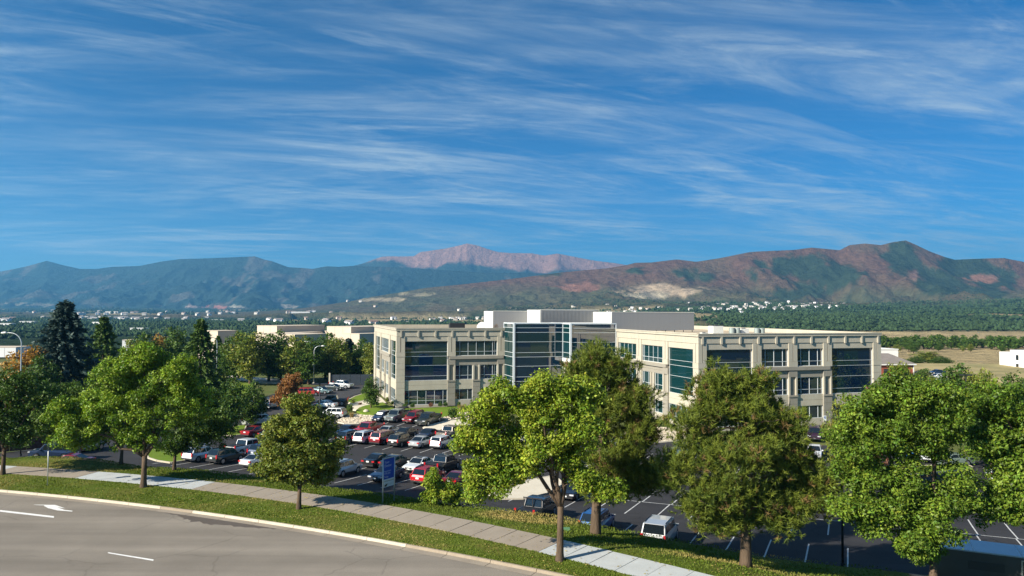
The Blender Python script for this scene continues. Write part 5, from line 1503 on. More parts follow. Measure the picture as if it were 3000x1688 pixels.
def vehicle_parts(kind):
    L, W, H, hood, belt, bf, rf, rr, br, tail, r, ax_f, ax_r = SPECS[kind]
    parts = []
    # --- lower body: side outline with wheel arches, extruded and rounded
    zb = .24 if kind not in ("pickup", "bigsuv", "suv") else .34
    out = [(-L / 2 + .06, zb + .06), (-L / 2 + .25, zb)]
    for ax in (ax_r, ax_f):
        R_ = r + .075
        for k in range(9):
            w = math.pi - math.pi * k / 8
            z = r + R_ * math.sin(w)
            if z > zb + .001:
                out.append((ax + R_ * math.cos(w), max(z, zb)))
    out += [(L / 2 - .25, zb), (L / 2 - .05, zb + .08)]
    out += hood
    out += [(x, z) for x, z in tail]
    bm = bmesh.new()
    sides = []
    for sgn in (1, -1):
        vs = []
        for (x, z) in out:
            k = abs(x) / (L / 2)
            yy = W / 2 * (1 - .13 * max(0, k - .55) ** 2 / .2)
            if z > belt * .86:
                yy *= .975
            if z < zb + .12:
                yy *= .965
            vs.append(bm.verts.new((x, sgn * yy, z)))
        sides.append(vs)
    n = len(out)
    bm.faces.new(sides[0][::-1])
    bm.faces.new(sides[1])
    for i in range(n):
        j = (i + 1) % n
        bm.faces.new((sides[0][i], sides[0][j], sides[1][j], sides[1][i]))
    bmesh.ops.recalc_face_normals(bm, faces=bm.faces[:])
    top_e = []
    tops = set(sides[0][-len(hood) - len(tail):] + sides[1][-len(hood) - len(tail):])
    for e in bm.edges:
        a, b = e.verts
        if a in tops and b in tops and abs(a.co.y - b.co.y) < .2:
            top_e.append(e)
    bmesh.ops.bevel(bm, geom=top_e, offset=.07, segments=2, affect='EDGES', profile=.6)
    # --- cabin
    wl_, wr_ = W / 2 - .045, W / 2 - (.22 if kind in ("sedan", "hatch", "suv", "van") else .15)
    zr2 = H - (.05 if kind in ("sedan", "hatch") else .02)
    xm = (rf + rr) / 2
    C = {}
    for sgn, nm in ((1, 'l'), (-1, 'r')):
        C[nm] = [(bf, sgn * wl_ * .96, belt - .03), (rf, sgn * wr_, H - .03), (xm, sgn * wr_ * 1.01, H), (rr, sgn * wr_ * .97, zr2), (br, sgn * wl_ * .95, belt + (.02 if kind != "pickup" else 0))]
    vl = [bm.verts.new(p) for p in C['l']]
    vr = [bm.verts.new(p) for p in C['r']]
    fs = [bm.faces.new((vl[0], vl[1], vl[2], vl[3], vl[4])), bm.faces.new(vr[::-1])]
    for i in range(4):
        fs.append(bm.faces.new((vl[i], vr[i], vr[i + 1], vl[i + 1])))
    fs.append(bm.faces.new((vl[4], vr[4], vr[0], vl[0])))
    bmesh.ops.recalc_face_normals(bm, faces=fs)
    ed = [e for e in bm.edges if all(v in vl + vr for v in e.verts) and max(v.co.z for v in e.verts) > belt + .2]
    bmesh.ops.bevel(bm, geom=ed, offset=.05, segments=2, affect='EDGES', profile=.6)
    bmesh.ops.triangulate(bm, faces=[f for f in bm.faces if len(f.verts) > 4])
    me = bpy.data.meshes.new(kind + "_body")
    bm.to_mesh(me)
    bm.free()
    me.materials.append(PAINTS["white"])
    parts.append(("body", me, "paint", None))
    # --- glass
    l, r_ = C['l'], C['r']

    def panel(name, P, m, inset=.08, o=.004):
        V, F = quad_panel(P, inset, o)
        parts.append((name, MB().add(V, F).mesh(name, [m]), None, None))
    panel("windscreen", [l[0], r_[0], r_[1], l[1]][::-1], CARGLASS, .09)
    panel("rear_window", [l[3], r_[3], r_[4], l[4]][::-1], CARGLASS, .12 if kind != "sedan" else .10)
    # side glass: split between the belt and the roof
    nwin = 3 if kind in ("bigsuv", "van", "suv") else 2
    for sd, sg in ((l, 1), (r_, -1)):
        lo0, lo1 = lerp(sd[0], sd[4], .10), lerp(sd[0], sd[4], .96)
        hi0, hi1 = lerp(sd[1], sd[3], .0), lerp(sd[1], sd[3], 1.0)
        for k in range(nwin):
            t0, t1 = k / nwin + .012, (k + 1) / nwin - .012
            P = [lerp(lo0, lo1, t0), lerp(hi0, hi1, t0), lerp(hi0, hi1, t1), lerp(lo0, lo1, t1)]
            P = [lerp(P[0], P[1], .10), lerp(P[1], P[0], .14), lerp(P[2], P[3], .14), lerp(P[3], P[2], .10)]
            if sg < 0:
                P = P[::-1]
            P = [P[0], P[3], P[2], P[1]] if ((Vector(P[1]) - Vector(P[0])).cross(Vector(P[3]) - Vector(P[0]))).y * sg < 0 else P
            panel("side_window", P, CARGLASS, .03, .012)
    # --- lamps, plates, bumpers, grille
    fx, fz = hood[0][0], hood[1][1]
    y_e = W / 2 * .80
    for s in (1, -1):
        parts.append(("headlight", MB().box((L / 2 - .10, s * y_e * .88, fz - .04), (.22, .40, .13)).mesh("headlight", [LAMP_W]), None, None))
        tz = tail[-2][1] - (.02 if kind == "sedan" else 0)
        sz = (.10, .34, .17) if kind == "sedan" else (.12, .17, .42 if kind != "boxy" else .55)
        yy = s * (W / 2 * .80 if kind == "sedan" else W / 2 * .845)
        zt = tz - .02 if kind == "sedan" else min(tz + .05, belt)
        parts.append(("tail_light", MB().box((-L / 2 + .055, yy, zt), sz).mesh("tail_light", [LAMP_R]), None, None))
        parts.append(("mirror", MB().box((bf - .28, s * (W / 2 + .06), belt + .06), (.14, .20, .14)).mesh("mirror", [PAINTS["white"]]), "paint", None))
        parts.append(("side_sill", MB().box((0, s * (W / 2 * .955), zb + .03), (ax_f - ax_r - 2 * r - .3, .06, .12)).mesh("side_sill", [TRIM]), None, None))
    parts.append(("number_plate", MB().box((-L / 2 - .002, 0, .80 if kind != "pickup" else .62), (.03, .36, .17)).mesh("number_plate", [PLATE]), None, None))
    parts.append(("front_plate", MB().box((L / 2 - .005, 0, .48), (.03, .32, .14)).mesh("front_plate", [PLATE]), None, None))
    parts.append(("rear_bumper", MB().box((-L / 2 + .06, 0, zb + .14), (.2, W * .84, .16)).mesh("rear_bumper", [CHROME if kind in ("pickup",) else TRIM]), None, None))
    parts.append(("front_bumper", MB().box((L / 2 - .09, 0, zb + .13), (.2, W * .82, .14)).mesh("front_bumper", [TRIM]), None, None))
    gr_h = .32 if kind in ("pickup", "bigsuv") else .16
    parts.append(("grille", MB().box((L / 2 - .055, 0, fz - .06 - gr_h * .3), (.1, W * .46, gr_h)).mesh("grille", [CHROME if kind in ("pickup", "bigsuv") else TRIM]), None, None))
    if kind in ("suv", "bigsuv"):
        for s in (1, -1):
            parts.append(("roof_rail", MB().box((xm, s * (wr_ - .06), H + .03), ((rf - rr) * .8, .04, .05)).mesh("roof_rail", [TRIM]), None, None))
    if kind == "pickup":
        parts.append(("bed_floor", MB().box((-1.86, 0, 1.215), (1.62, W * .78, .03)).mesh("bed_floor", [TRIM]), None, None))
    # --- wheels
    tb = MB()
    tb.tube([(0, -.105, 0), (0, -.115, 0), (0, .115, 0), (0, .105, 0)], [r * .82, r, r, r * .82], 18)
    tyre = tb.mesh("tyre_" + kind, [TYRE], True)
    rb = MB()
    for k in range(5):
        w = 6.283 * k / 5
        rb.add([(math.cos(w - .22) * r * .18, .12, math.sin(w - .22) * r * .18), (math.cos(w + .22) * r * .18, .12, math.sin(w + .22) * r * .18),
                (math.cos(w + .26) * r * .66, .118, math.sin(w + .26) * r * .66), (math.cos(w - .26) * r * .66, .118, math.sin(w - .26) * r * .66)], [(0, 3, 2, 1)])
    rb.tube([(0, .100, 0), (0, .124, 0)], [r * .68, r * .62], 16)
    rim = rb.mesh("rim_" + kind, [RIM])
    for ax in (ax_f, ax_r):
        for s in (1, -1):
            parts.append(("wheel", tyre, None, ((ax, s * (W / 2 - .125), r), 0 if s > 0 else math.pi, rim)))
    return parts


VP = {k: vehicle_parts(k) for k in SPECS}
VNAME = dict(sedan="sedan", suv="sport_utility_vehicle", bigsuv="sport_utility_vehicle", pickup="pickup_truck", van="minivan", hatch="hatchback", boxy="hatchback")
VCAT = dict(sedan="car", suv="car", bigsuv="car", pickup="pickup", van="minivan", hatch="car", boxy="car")
for (x, y, yaw, kind, colr, label) in CARS:
    L = SPECS[kind][0]
    h = L * .3
    zf = float(zlot(x + math.cos(yaw) * h, y + math.sin(yaw) * h))
    zr_ = float(zlot(x - math.cos(yaw) * h, y - math.sin(yaw) * h))
    zs = (zf + zr_) / 2
    if .36 * x + .933 * y > 97 and x < -18:
        zs += .02
    root = empty(VNAME[kind], (x, y, zs + .012))
    root.rotation_euler = (0, -math.atan2(zf - zr_, 2 * h), yaw)
    tag(root, label, VCAT[kind], "vehicles parked in the car parks")
    for (nm, me, ov, wh) in VP[kind]:
        o = put(nm, me, root)
        if wh:
            o.location = wh[0]
            o.rotation_euler = (0, random.uniform(0, 6), wh[1])
            put("rim", wh[2], o)
        if ov:
            o.material_slots[0].link = 'OBJECT'
            o.material_slots[0].material = PAINTS[colr]
    if "windscreen shade" in label:
        put("sunshade", MB().box((0, 0, 0), (.02, 1.1, .5)).mesh("sunshade", [PLATE]), root, (.83, 0, 1.25), (0, -.98, 0))
    if "headache rack" in label:
        for s in (-.8, 0, .8):
            put("rack_bar", MB().box((0, 0, 0), (.06, .06, .75)).mesh("rack_bar", [TRIM]), root, (-1.02, s, 1.58))
        put("rack_bar", MB().box((0, 0, 0), (.06, 1.75, .07)).mesh("rack_bar", [TRIM]), root, (-1.02, 0, 1.95))
    if "roof rack" in label:
        put("roof_rack", MB().box((0, 0, 0), (1.5, 1.3, .16)).mesh("roof_rack", [TRIM]), root, (-1.7, 0, 1.75))
        for s in (-.6, .6):
            for xx in (-2.3, -1.1):
                put("rack_leg", MB().box((0, 0, 0), (.05, .05, .5)).mesh("rack_leg", [TRIM]), root, (xx, s, 1.45))
    if "sunroof" in label:
        put("sunroof", MB().box((0, 0, 0), (.6, .8, .02)).mesh("sunroof", [CARGLASS]), root, (-.05, 0, 1.455))
    if "dark bed cover" in label:
        put("bed_cover", MB().box((0, 0, 0), (1.84, 1.72, .07)).mesh("bed_cover", [TRIM]), root, (-1.9, 0, 1.26))

# dark box trailer with a pale roof at the lower right
tr = empty("box_trailer", (30.6, 46.1, -2.98), math.radians(-25))
tag(tr, "dark grey box trailer with pale blue roof under the right ash", "trailer")
TG = mat("trailer_grey", (.055, .052, .050), .6, .4, var=.2, vscale=.8)
TROOF = mat("trailer_roof", (.30, .37, .45), .25, .6, var=.06, vscale=.6)  # blue of the reflected sky is put into the roof colour
box("body", tr, (0, 0, 1.65), (7.4, 2.5, 2.3), TG)
box("roof", tr, (0, 0, 2.84), (7.5, 2.6, .08), TROOF)
box("roof_seam", tr, (.8, 0, 2.885), (.05, 2.56, .02), GALV)
box("roof_seam", tr, (-1.7, 0, 2.885), (.05, 2.56, .02), GALV)
box("roof_vent", tr, (2.1, .3, 2.95), (.5, .5, .14), METAL_D)
box("side_window", tr, (-1.1, -1.262, 2.0), (1.9, .03, .5), JOINT)
box("door", tr, (1.2, -1.262, 1.6), (.95, .03, 2.0), TG)
for dx in (-.48, .48):
    box("door_frame", tr, (1.2 + dx, -1.272, 1.6), (.05, .05, 2.0), GALV)
box("door_frame", tr, (1.2, -1.272, 2.62), (1.0, .05, .05), GALV)
box("frame_rail", tr, (0, 0, .46), (7.6, 2.3, .1), METAL_D)
for ax in (-.7, .2):
    for s in (-1, 1):
        wv = put("wheel", VP["pickup"][-1][1], tr, (ax, s * 1.15, .4), (0, 0, 0 if s > 0 else math.pi))
        put("rim", VP["pickup"][-1][3][2], wv)
box("drawbar", tr, (-4.4, 0, .5), (1.6, .12, .12), METAL_D)

# ================================================================ trees
TONES = {
    0: ((.040, .085, .010), (.085, .140, .020)),
    1: ((.060, .130, .008), (.250, .350, .030)),
    2: ((.055, .090, .010), (.230, .255, .040)),
    3: ((.080, .155, .008), (.320, .375, .036)),
    4: ((.200, .085, .022), (.300, .150, .045)),
    5: ((.300, .170, .030), (.420, .240, .050)),
    6: ((.130, .045, .035), (.200, .110, .050)),
    8: ((.045, .095, .008), (.180, .260, .026)),
    7: ((.030, .060, .045), (.060, .095, .080)),
}


def unit(v):
    return v / (np.linalg.norm(v, axis=-1, keepdims=True) + 1e-9)


def crown_blobs(ells, rng, size):
    """clump centres and radii filling the shell of a union of ellipsoids"""
    out = []
    for (cx_, cy_2, cz, rx, rz) in ells:
        rx, rz = rx * 1.04, rz * 1.06
        ry = min(rx, rz * 1.25) * .95
        nb = int(max(6, 5.0 * (rx * rz) / (size * size)))
        d = unit(rng.normal(size=(nb, 3)))
        rad = rng.uniform(.30, .93, (nb, 1))
        c = np.array([cx_, cy_2 + rng.normal(0, .15) * rx, cz]) + d * rad * np.array([rx, ry, rz])
        r = rng.uniform(.6, 1.2, nb) * size
        out.append(np.concatenate([c, r[:, None]], 1))
    # clumps along the limbs that join neighbouring crown parts
    E_ = np.array([(e[0], e[2], min(e[3], e[4])) for e in ells])
    for i in range(len(ells)):
        dd = np.hypot(E_[:, 0] - E_[i, 0], E_[:, 1] - E_[i, 1])
        for j in np.argsort(dd)[1:3]:
            m = int(max(2, dd[j] / size * 1.3))
            t = rng.random((m, 1))
            a, b = np.array([E_[i, 0], 0, E_[i, 1]]), np.array([E_[j, 0], 0, E_[j, 1]])
            c = a * (1 - t) + b * t + rng.normal(size=(m, 3)) * np.array([.35, .55, .35]) * min(E_[i, 2], E_[j, 2])
            out.append(np.concatenate([c, rng.uniform(.55, 1.0, (m, 1)) * size], 1))
    return np.concatenate(out)


def leaf_cloud(blobs, n, leaf, tone, rng, flat=.78, up=.45):
    w = blobs[:, 3] ** 2
    idx = rng.choice(len(blobs), n, p=w / w.sum())
    c, r = blobs[idx, :3], blobs[idx, 3:4]
    d = unit(rng.normal(size=(n, 3)))
    fr = .3 + .7 * rng.random((n, 1)) ** .6
    fr = np.where(rng.random((n, 1)) < .14, fr * rng.uniform(1.0, 1.45, (n, 1)), fr)
    p = c + d * r * fr * np.array([1, 1, flat])
    nrm = unit(d * .55 + np.array([0, 0, up]) + rng.normal(size=(n, 3)) * .62)
    t = unit(np.cross(nrm, rng.normal(size=(n, 3))))
    b = np.cross(nrm, t)
    s = leaf * rng.uniform(.4, 1.45, (n, 1)) * .5
    V = np.stack([p + t * s, p + b * s * .52, p - t * s, p - b * s * .52], 1).reshape(-1, 3)
    F = np.arange(4 * n).reshape(n, 4)
    lo, hi = np.array(TONES[tone][0]), np.array(TONES[tone][1])
    bv = rng.random(len(blobs)) ** 1.3
    k = np.clip(bv[idx] * .7 + rng.random(n) * .45, 0, 1)[:, None]
    col = (lo * (1 - k) + hi * k) * rng.uniform(.65, 1.4, (n, 1)) * np.exp(rng.normal(0, .10, (n, 3)) * np.array([1.0, .5, .4]))
    return V, F, col


def needle_cloud(blobs, ntuft, length, tone, rng):
    w = blobs[:, 3] ** 2
    idx = rng.choice(len(blobs), ntuft, p=w / w.sum())
    c, r = blobs[idx, :3], blobs[idx, 3:4]
    d = unit(rng.normal(size=(ntuft, 3)) + np.array([0, 0, .25]))
    p = c + d * r * (.45 + .55 * rng.random((ntuft, 1)) ** .6) * np.array([1, 1, .75])
    ax = unit(d * .55 + np.array([0, 0, .75]) + rng.normal(size=(ntuft, 3)) * .3)
    K = 24
    P = np.repeat(p, K, 0)
    A = np.repeat(ax, K, 0)
    m = ntuft * K
    base = P + A * (rng.random((m, 1)) * length * .75)
    dirn = unit(A * .85 + rng.normal(size=(m, 3)) * .62)
    tip = base + dirn * length * rng.uniform(.45, .8, (m, 1))
    side = unit(np.cross(dirn, rng.normal(size=(m, 3)))) * .021
    V = np.stack([base - side, base + side, tip], 1).reshape(-1, 3)
    F = np.arange(3 * m).reshape(m, 3)
    g0, g1 = ((.055, .095, .012), (.150, .190, .022)) if tone == 0 else ((.060, .098, .012), (.185, .220, .026))
    k = np.repeat(rng.random(ntuft), K)[:, None]
    col = np.array(g0) * (1 - k) + np.array(g1) * k
    brown = np.repeat(rng.random(ntuft) < .06, K)[:, None]
    col = np.where(brown, np.array([.19, .125, .045]), col) * rng.uniform(.75, 1.25, (m, 1))
    return V, F, col


def limb(mb, a, b, r0, r1, rng, sag=.0, n=6):
    a, b = np.array(a, float), np.array(b, float)
    t = np.linspace(0, 1, n)[:, None]
    mid = np.array([0, 0, 1.0]) * np.linalg.norm(b - a) * sag
    wob = rng.normal(0, .035, (n, 3)) * np.linalg.norm(b - a) * (t * (1 - t) * 3)
    pts = a * (1 - t) + b * t + mid * (4 * t * (1 - t)) + wob
    mb.tube(pts, np.linspace(r0, r1, n), 7)
    return pts


def make_trunk(ells, blobs, base_r, rng, kind, forks):
    mb = MB()
    top = max(e[2] for e in ells)
    low = min(e[2] - e[4] for e in ells)
    cxm = np.average([e[0] for e in ells], weights=[e[3] * e[4] for e in ells])
    if kind == "pine":
        pts = [(0, 0, -.5), (0, 0, 0.15), (.02, 0, 1.2), (cxm * .15, 0, top * .4), (cxm * .4, .1, top * .75), (cxm * .5, .1, top * 1.02)]
        mb.tube(pts, [base_r * 1.45, base_r * 1.2, base_r, base_r * .75, base_r * .42, .05], 10)
        for k in range(26):
            bl = blobs[rng.integers(len(blobs))]
            z0 = np.clip(bl[2] - rng.uniform(.2, 1.2), low * .6 + .6, top * .95)
            x0 = np.interp(z0, [0, top * .4, top], [0, cxm * .15, cxm * .5])
            limb(mb, (x0, .0, z0), bl[:3], base_r * .30, .025, rng, -.05)
    else:
        fz = max(1.5, low * .92)
        mb.tube([(0, 0, -.5), (0, 0, .08), (.01, 0, .5), (.03, .02, fz * .6), (.04, .02, fz)], [base_r * 1.7, base_r * 1.25, base_r, base_r * .86, base_r * .84], 10)
        o = np.array([.04, .02, fz - .1])
        # main limbs towards the crown parts
        order = sorted(ells, key=lambda e: -e[3] * e[4])[:forks]
        ends = []
        for e in order:
            b = np.array([e[0], rng.normal(0, .3) * e[3], e[2]])
            pts = limb(mb, o, b, base_r * .62, base_r * .18, rng, .06, 7)
            ends.append(pts)
        for k in range(forks * 6):
            pts = ends[rng.integers(len(ends))]
            s = pts[rng.integers(2, len(pts))]
            near = blobs[np.argsort(np.linalg.norm(blobs[:, :3] - s, axis=1))[rng.integers(0, min(14, len(blobs)))]]
            limb(mb, s, near[:3], base_r * .20, .018, rng, .03)
    return mb


for ti, (pos, kind, label, n, leaf, tone, ells) in enumerate(HERO):
    rng = np.random.default_rng(100 + ti)
    t = empty("pine_tree" if kind == "pine" else ("maple_tree" if kind == "maple" else "ash_tree"), (pos[0], pos[1], pos[2]))
    tag(t, label, "tree")
    hgt = max(e[2] + e[4] for e in ells)
    size = .62 if kind == "pine" else (.62 if hgt > 6 else .38)
    blobs = crown_blobs(ells, rng, size)
    br = .0185 * hgt + .015 if kind != "pine" else .026 * hgt
    mb = make_trunk(ells, blobs, br, rng, kind, min(6, len(ells)))
    mb.build("trunk", BARK, t, smooth=True)
    if kind == "pine":
        V, F, C = needle_cloud(blobs, int(n * 1.6), leaf * 1.1, tone, rng)
        put("crown", mesh_np("crown", V, F, (NEEDLE,), col=C), t)
    else:
        V, F, C = leaf_cloud(blobs, int(n * 2.4), leaf * 1.0, tone, rng)
        put("crown", mesh_np("crown", V, F, (LEAF,), col=C), t)


# --- shared meshes for the trees farther off (height 10, half width 4)
def oak_proto(tone, seed, n=7500):
    rng = np.random.default_rng(seed)
    ells = [(0, 0, 6.0, 3.4, 2.7), (-1.7, 0, 5.0, 2.3, 2.0), (1.8, 0, 5.2, 2.2, 2.0), (.2, 0, 8.1, 2.2, 1.7), (-.9, 0, 3.2, 3.0, 1.7), (1.3, 0, 3.0, 2.8, 1.6), (0, 0, 2.0, 2.8, 1.2)]
    blobs = crown_blobs(ells, rng, .75)
    blobs[:, 1] *= 1.25
    V, F, C = leaf_cloud(blobs, n, .42, tone, rng)
    tb = MB()
    tb.tube([(0, 0, -.6), (0, 0, .1), (0, 0, 2.4), (.1, 0, 5.0)], [.34, .26, .2, .1], 8)
    for k in range(8):
        limb(tb, (0, 0, rng.uniform(1.8, 3)), blobs[rng.integers(len(blobs)), :3], .1, .03, rng)
    return tb.mesh("oak_trunk", [BARK], True), mesh_np("oak_crown", V, F, (LEAF,), col=C)


def conifer_proto(tone, seed, n=9000, droop=.25, power=.85):
    rng = np.random.default_rng(seed)
    z = .6 + 9.3 * rng.random(n) ** 1.35
    lay = np.floor(z * 2.6 + rng.normal(0, .12, n)) / 2.6
    rmax = 4.0 * (1 - np.clip(lay, 0, 9.9) / 10.0) ** power + .12
    k = rng.integers(0, 13, n) + rng.random(n) * .28
    ang_ = 2 * math.pi * (k / 13.0) + lay * 2.4
    rad = rmax * 1.25 * rng.random(n) ** .45 * (.8 + .3 * np.sin(lay * 37 + np.floor(k) * 5.3))
    p = np.stack([np.cos(ang_) * rad, np.sin(ang_) * rad, lay - rad * droop + rng.normal(0, .10, n) + .25], 1)
    outv = np.stack([np.cos(ang_), np.sin(ang_), np.full(n, -.15)], 1)
    t = unit(outv + rng.normal(size=(n, 3)) * .45)
    nrm = unit(np.array([0, 0, 1.0]) + rng.normal(size=(n, 3)) * .5 + outv * .3)
    b = unit(np.cross(nrm, t))
    s = rng.uniform(.18, .42, (n, 1))
    V = np.stack([p + t * s, p + b * s * .34, p - t * s * .7, p - b * s * .34], 1).reshape(-1, 3)
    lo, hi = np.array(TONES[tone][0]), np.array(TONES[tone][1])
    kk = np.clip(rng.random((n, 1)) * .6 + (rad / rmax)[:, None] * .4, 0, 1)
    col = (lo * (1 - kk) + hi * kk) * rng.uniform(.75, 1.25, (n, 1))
    tb = MB()
    tb.tube([(0, 0, -.6), (0, 0, 3), (0, 0, 9.6)], [.26, .18, .03], 7)
    return tb.mesh("conifer_trunk", [BARK], True), mesh_np("conifer_crown", V, np.arange(4 * n).reshape(n, 4), (NEEDLE,), col=col)


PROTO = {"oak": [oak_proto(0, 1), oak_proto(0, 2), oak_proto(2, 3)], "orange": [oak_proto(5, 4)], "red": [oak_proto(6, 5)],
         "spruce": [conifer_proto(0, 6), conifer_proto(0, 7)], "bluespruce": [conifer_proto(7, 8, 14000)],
         "pinelow": [oak_proto(0, 9, 6500), oak_proto(2, 10, 6500)]}
TNAME = dict(oak="deciduous_tree", orange="deciduous_tree", red="deciduous_tree", spruce="spruce_tree", bluespruce="spruce_tree", pinelow="pine_tree")
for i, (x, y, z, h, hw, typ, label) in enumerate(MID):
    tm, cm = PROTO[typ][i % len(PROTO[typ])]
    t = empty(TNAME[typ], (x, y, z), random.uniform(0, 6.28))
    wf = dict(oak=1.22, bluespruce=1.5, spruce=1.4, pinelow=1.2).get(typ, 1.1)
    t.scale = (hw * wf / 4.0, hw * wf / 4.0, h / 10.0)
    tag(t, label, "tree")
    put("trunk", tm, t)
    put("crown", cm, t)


def small_proto(tone, seed):
    rng = np.random.default_rng(seed)
    ells = [(0, 0, 5.5, 3.4, 3.4), (-1, 0, 3.0, 3.4, 2.6), (1, 0, 7.2, 2.0, 1.8), (.5, 0, 1.8, 3.2, 1.6)]
    blobs = crown_blobs(ells, rng, 1.1)
    V, F, C = leaf_cloud(blobs, 520, 1.25, tone, rng)
    tb = MB()
    tb.tube([(0, 0, -1), (0, 0, 2.5), (0, 0, 5)], [.4, .3, .12], 6)
    return tb.mesh("small_trunk", [BARK]), mesh_np("small_crown", V, F, (LEAF,), col=C)


SMALL = [small_proto(0, 31), small_proto(0, 32), small_proto(0, 33)]
for i, (x, y, h, hw) in enumerate(TREELINE):
    tm, cm = SMALL[i % 3]
    t = empty("field_tree", (x, y, -8.6), random.uniform(0, 6.28))
    t.scale = (hw / 3.4, hw / 3.4, h / 7.6)
    tag(t, "dark green tree in the tree line across the dry meadow", "tree", "tree line across the dry meadow")
    put("trunk", tm, t)
    put("crown", cm, t)

# shrubs round the office
def shrub_proto(tone, seed, grassy=False):
    rng = np.random.default_rng(seed)
    if grassy:
        n = 700
        a = rng.uniform(0, 6.283, n)
        r = rng.random(n) ** .7 * .35
        base = np.stack([np.cos(a) * r, np.sin(a) * r, np.zeros(n)], 1)
        tip = base + np.stack([np.cos(a) * rng.uniform(.1, .75, n), np.sin(a) * rng.uniform(.1, .75, n), rng.uniform(.5, 1.0, n)], 1)
        s = np.stack([-np.sin(a), np.cos(a), np.zeros(n)], 1) * .035
        V = np.stack([base - s, base + s, tip], 1).reshape(-1, 3)
        col = np.array([.36, .27, .11])[None] * rng.uniform(.7, 1.3, (n, 1))
        return mesh_np("grass_clump", V, np.arange(3 * n).reshape(n, 3), (GRASSBLADE,), col=col)
    blobs = crown_blobs([(0, 0, .5, .85, .48), (-.3, 0, .35, .6, .35), (.35, 0, .4, .6, .4)], rng, .22)
    V, F, C = leaf_cloud(blobs, 1500, .16, tone, rng)
    V[:, 2] = np.maximum(V[:, 2], -.05)
    return mesh_np("shrub", V, F, (LEAF,), col=C)


SHP = {"g": shrub_proto(0, 41), "p": shrub_proto(6, 42), "b": shrub_proto(2, 43), "t": shrub_proto(0, 44, True)}
stem = MB().tube([(0, 0, -.3), (0, 0, .3)], .05, 6).mesh("shrub_stem", [BARK])
for (pos, hw, h, k, label) in SHRUB:
    t = empty("ornamental_grass" if k == "t" else "shrub", (pos[0], pos[1], pos[2] + .1), random.uniform(0, 6))
    t.scale = (hw, hw, h)
    tag(t, label, "grass clump" if k == "t" else "shrub")
    put("foliage", SHP[k], t)
    put("stem", stem, t)

# two landscape boulders in the gravel bed
for k, (x, y, r, lb) in enumerate(((-25.6, 130.2, .5, "pale boulder behind the tan grass tuft in the gravel bed"), (-20.2, 137.5, .35, "small pale boulder beside the office path"))):
    bm = bmesh.new()
    bmesh.ops.create_icosphere(bm, subdivisions=2, radius=r)
    for v in bm.verts:
        v.co *= 1 + .25 * (vnoise(np.array([v.co.x * 4 + 9 * k]), np.array([v.co.y * 4 + v.co.z * 3]))[0] - .5)
        v.co.z *= .7
    me = bpy.data.meshes.new("boulder")
    bm.to_mesh(me)
    bm.free()
    me.materials.append(ROCK)
    tag(put("boulder", me, None, (x, y, float(zlot(x, y)) + .2)), lb, "rock")

# ================================================================ street furniture
def lot_pole(x, y, h, label, z=None):
    z = float(zlot(x, y)) if z is None else z
    t = empty("lamp_post", (x, y, z))
    tag(t, label, "lamp post")
    MB().tube([(0, 0, -.2), (0, 0, .3)], .14, 10).build("footing", METAL_D, t)
    MB().tube([(0, 0, .2), (0, 0, h * .5), (0, 0, h)], [.085, .075, .06], 8).build("pole", METAL_D, t, True)
    box("lamp_head", t, (.45, 0, h + .02), (.7, .34, .16), METAL_D)
    box("lamp_head", t, (-.45, 0, h + .02), (.7, .34, .16), METAL_D)


lot_pole(MISC["lotpole1"][0], MISC["lotpole1"][1], 10.4, "dark car park lamp post behind the round maple")
lot_pole(MISC["lotpole2"][0], MISC["lotpole2"][1], 9.2, "dark car park lamp post left of the right ash trunk")
lot_pole(MISC["lotpole3"][0], MISC["lotpole3"][1], 5.0, "short dark lamp post at the far left wall")
lot_pole(61.0, 99.0, 9.6, "dark car park lamp post behind the right ash crown")


def street_lamp(x, y, z, h, arm, yaw, label):
    t = empty("street_lamp", (x, y, z), yaw)
    tag(t, label, "street lamp", "white curved street lamps")
    pts = [(0, 0, 0), (0, 0, h * .5), (0, 0, h - arm * .75)]
    for k in range(1, 9):
        w = math.pi / 2 * k / 8
        pts.append((-arm * .75 * (1 - math.cos(w)), 0, h - arm * .75 + arm * .75 * math.sin(w)))
    pts.append((-arm, 0, h + .02))
    MB().tube(pts, np.linspace(.10, .045, len(pts)), 8).build("pole", GALV, t, True)
    mb = MB()
    mb.tube([(-arm + .1, 0, h), (-arm - .2, 0, h + .02), (-arm - .75, 0, h - .02)], [.08, .17, .1], 8)
    mb.build("lamp_head", WALL_W, t, True)
    MB().tube([(0, 0, -.3), (0, 0, .5)], .24, 8).build("footing", PALE, t)


street_lamp(-73.2, 110, -1.5, 12.35, 2.3, 0, "curved white street lamp above the orange tree")
street_lamp(-67.2, 168, -3.3, 11.6, 2.0, .3, "curved white street lamp right of the dark spruce")
street_lamp(-48.2, 180, -3.3, 10.0, 2.0, 0, "curved white street lamp among the trees, left of the pair")
street_lamp(-47.2, 176, -3.3, 9.2, 1.8, math.pi, "curved white street lamp among the trees, right of the pair")

# thin sign pole on the verge, its plate edge on to us
sp_ = MISC["signpole"]
t = empty("sign_post", tuple(sp_), math.radians(32))
tag(t, "thin galvanised sign pole on the verge, plate seen edge on", "sign")
MB().tube([(0, 0, -.3), (0, 0, 3.45)], .035, 8).build("pole", GALV, t, True)
box("sign_plate", t, (-.045, 0, 3.1), (.012, .45, .6), GALV, rz=math.radians(0))

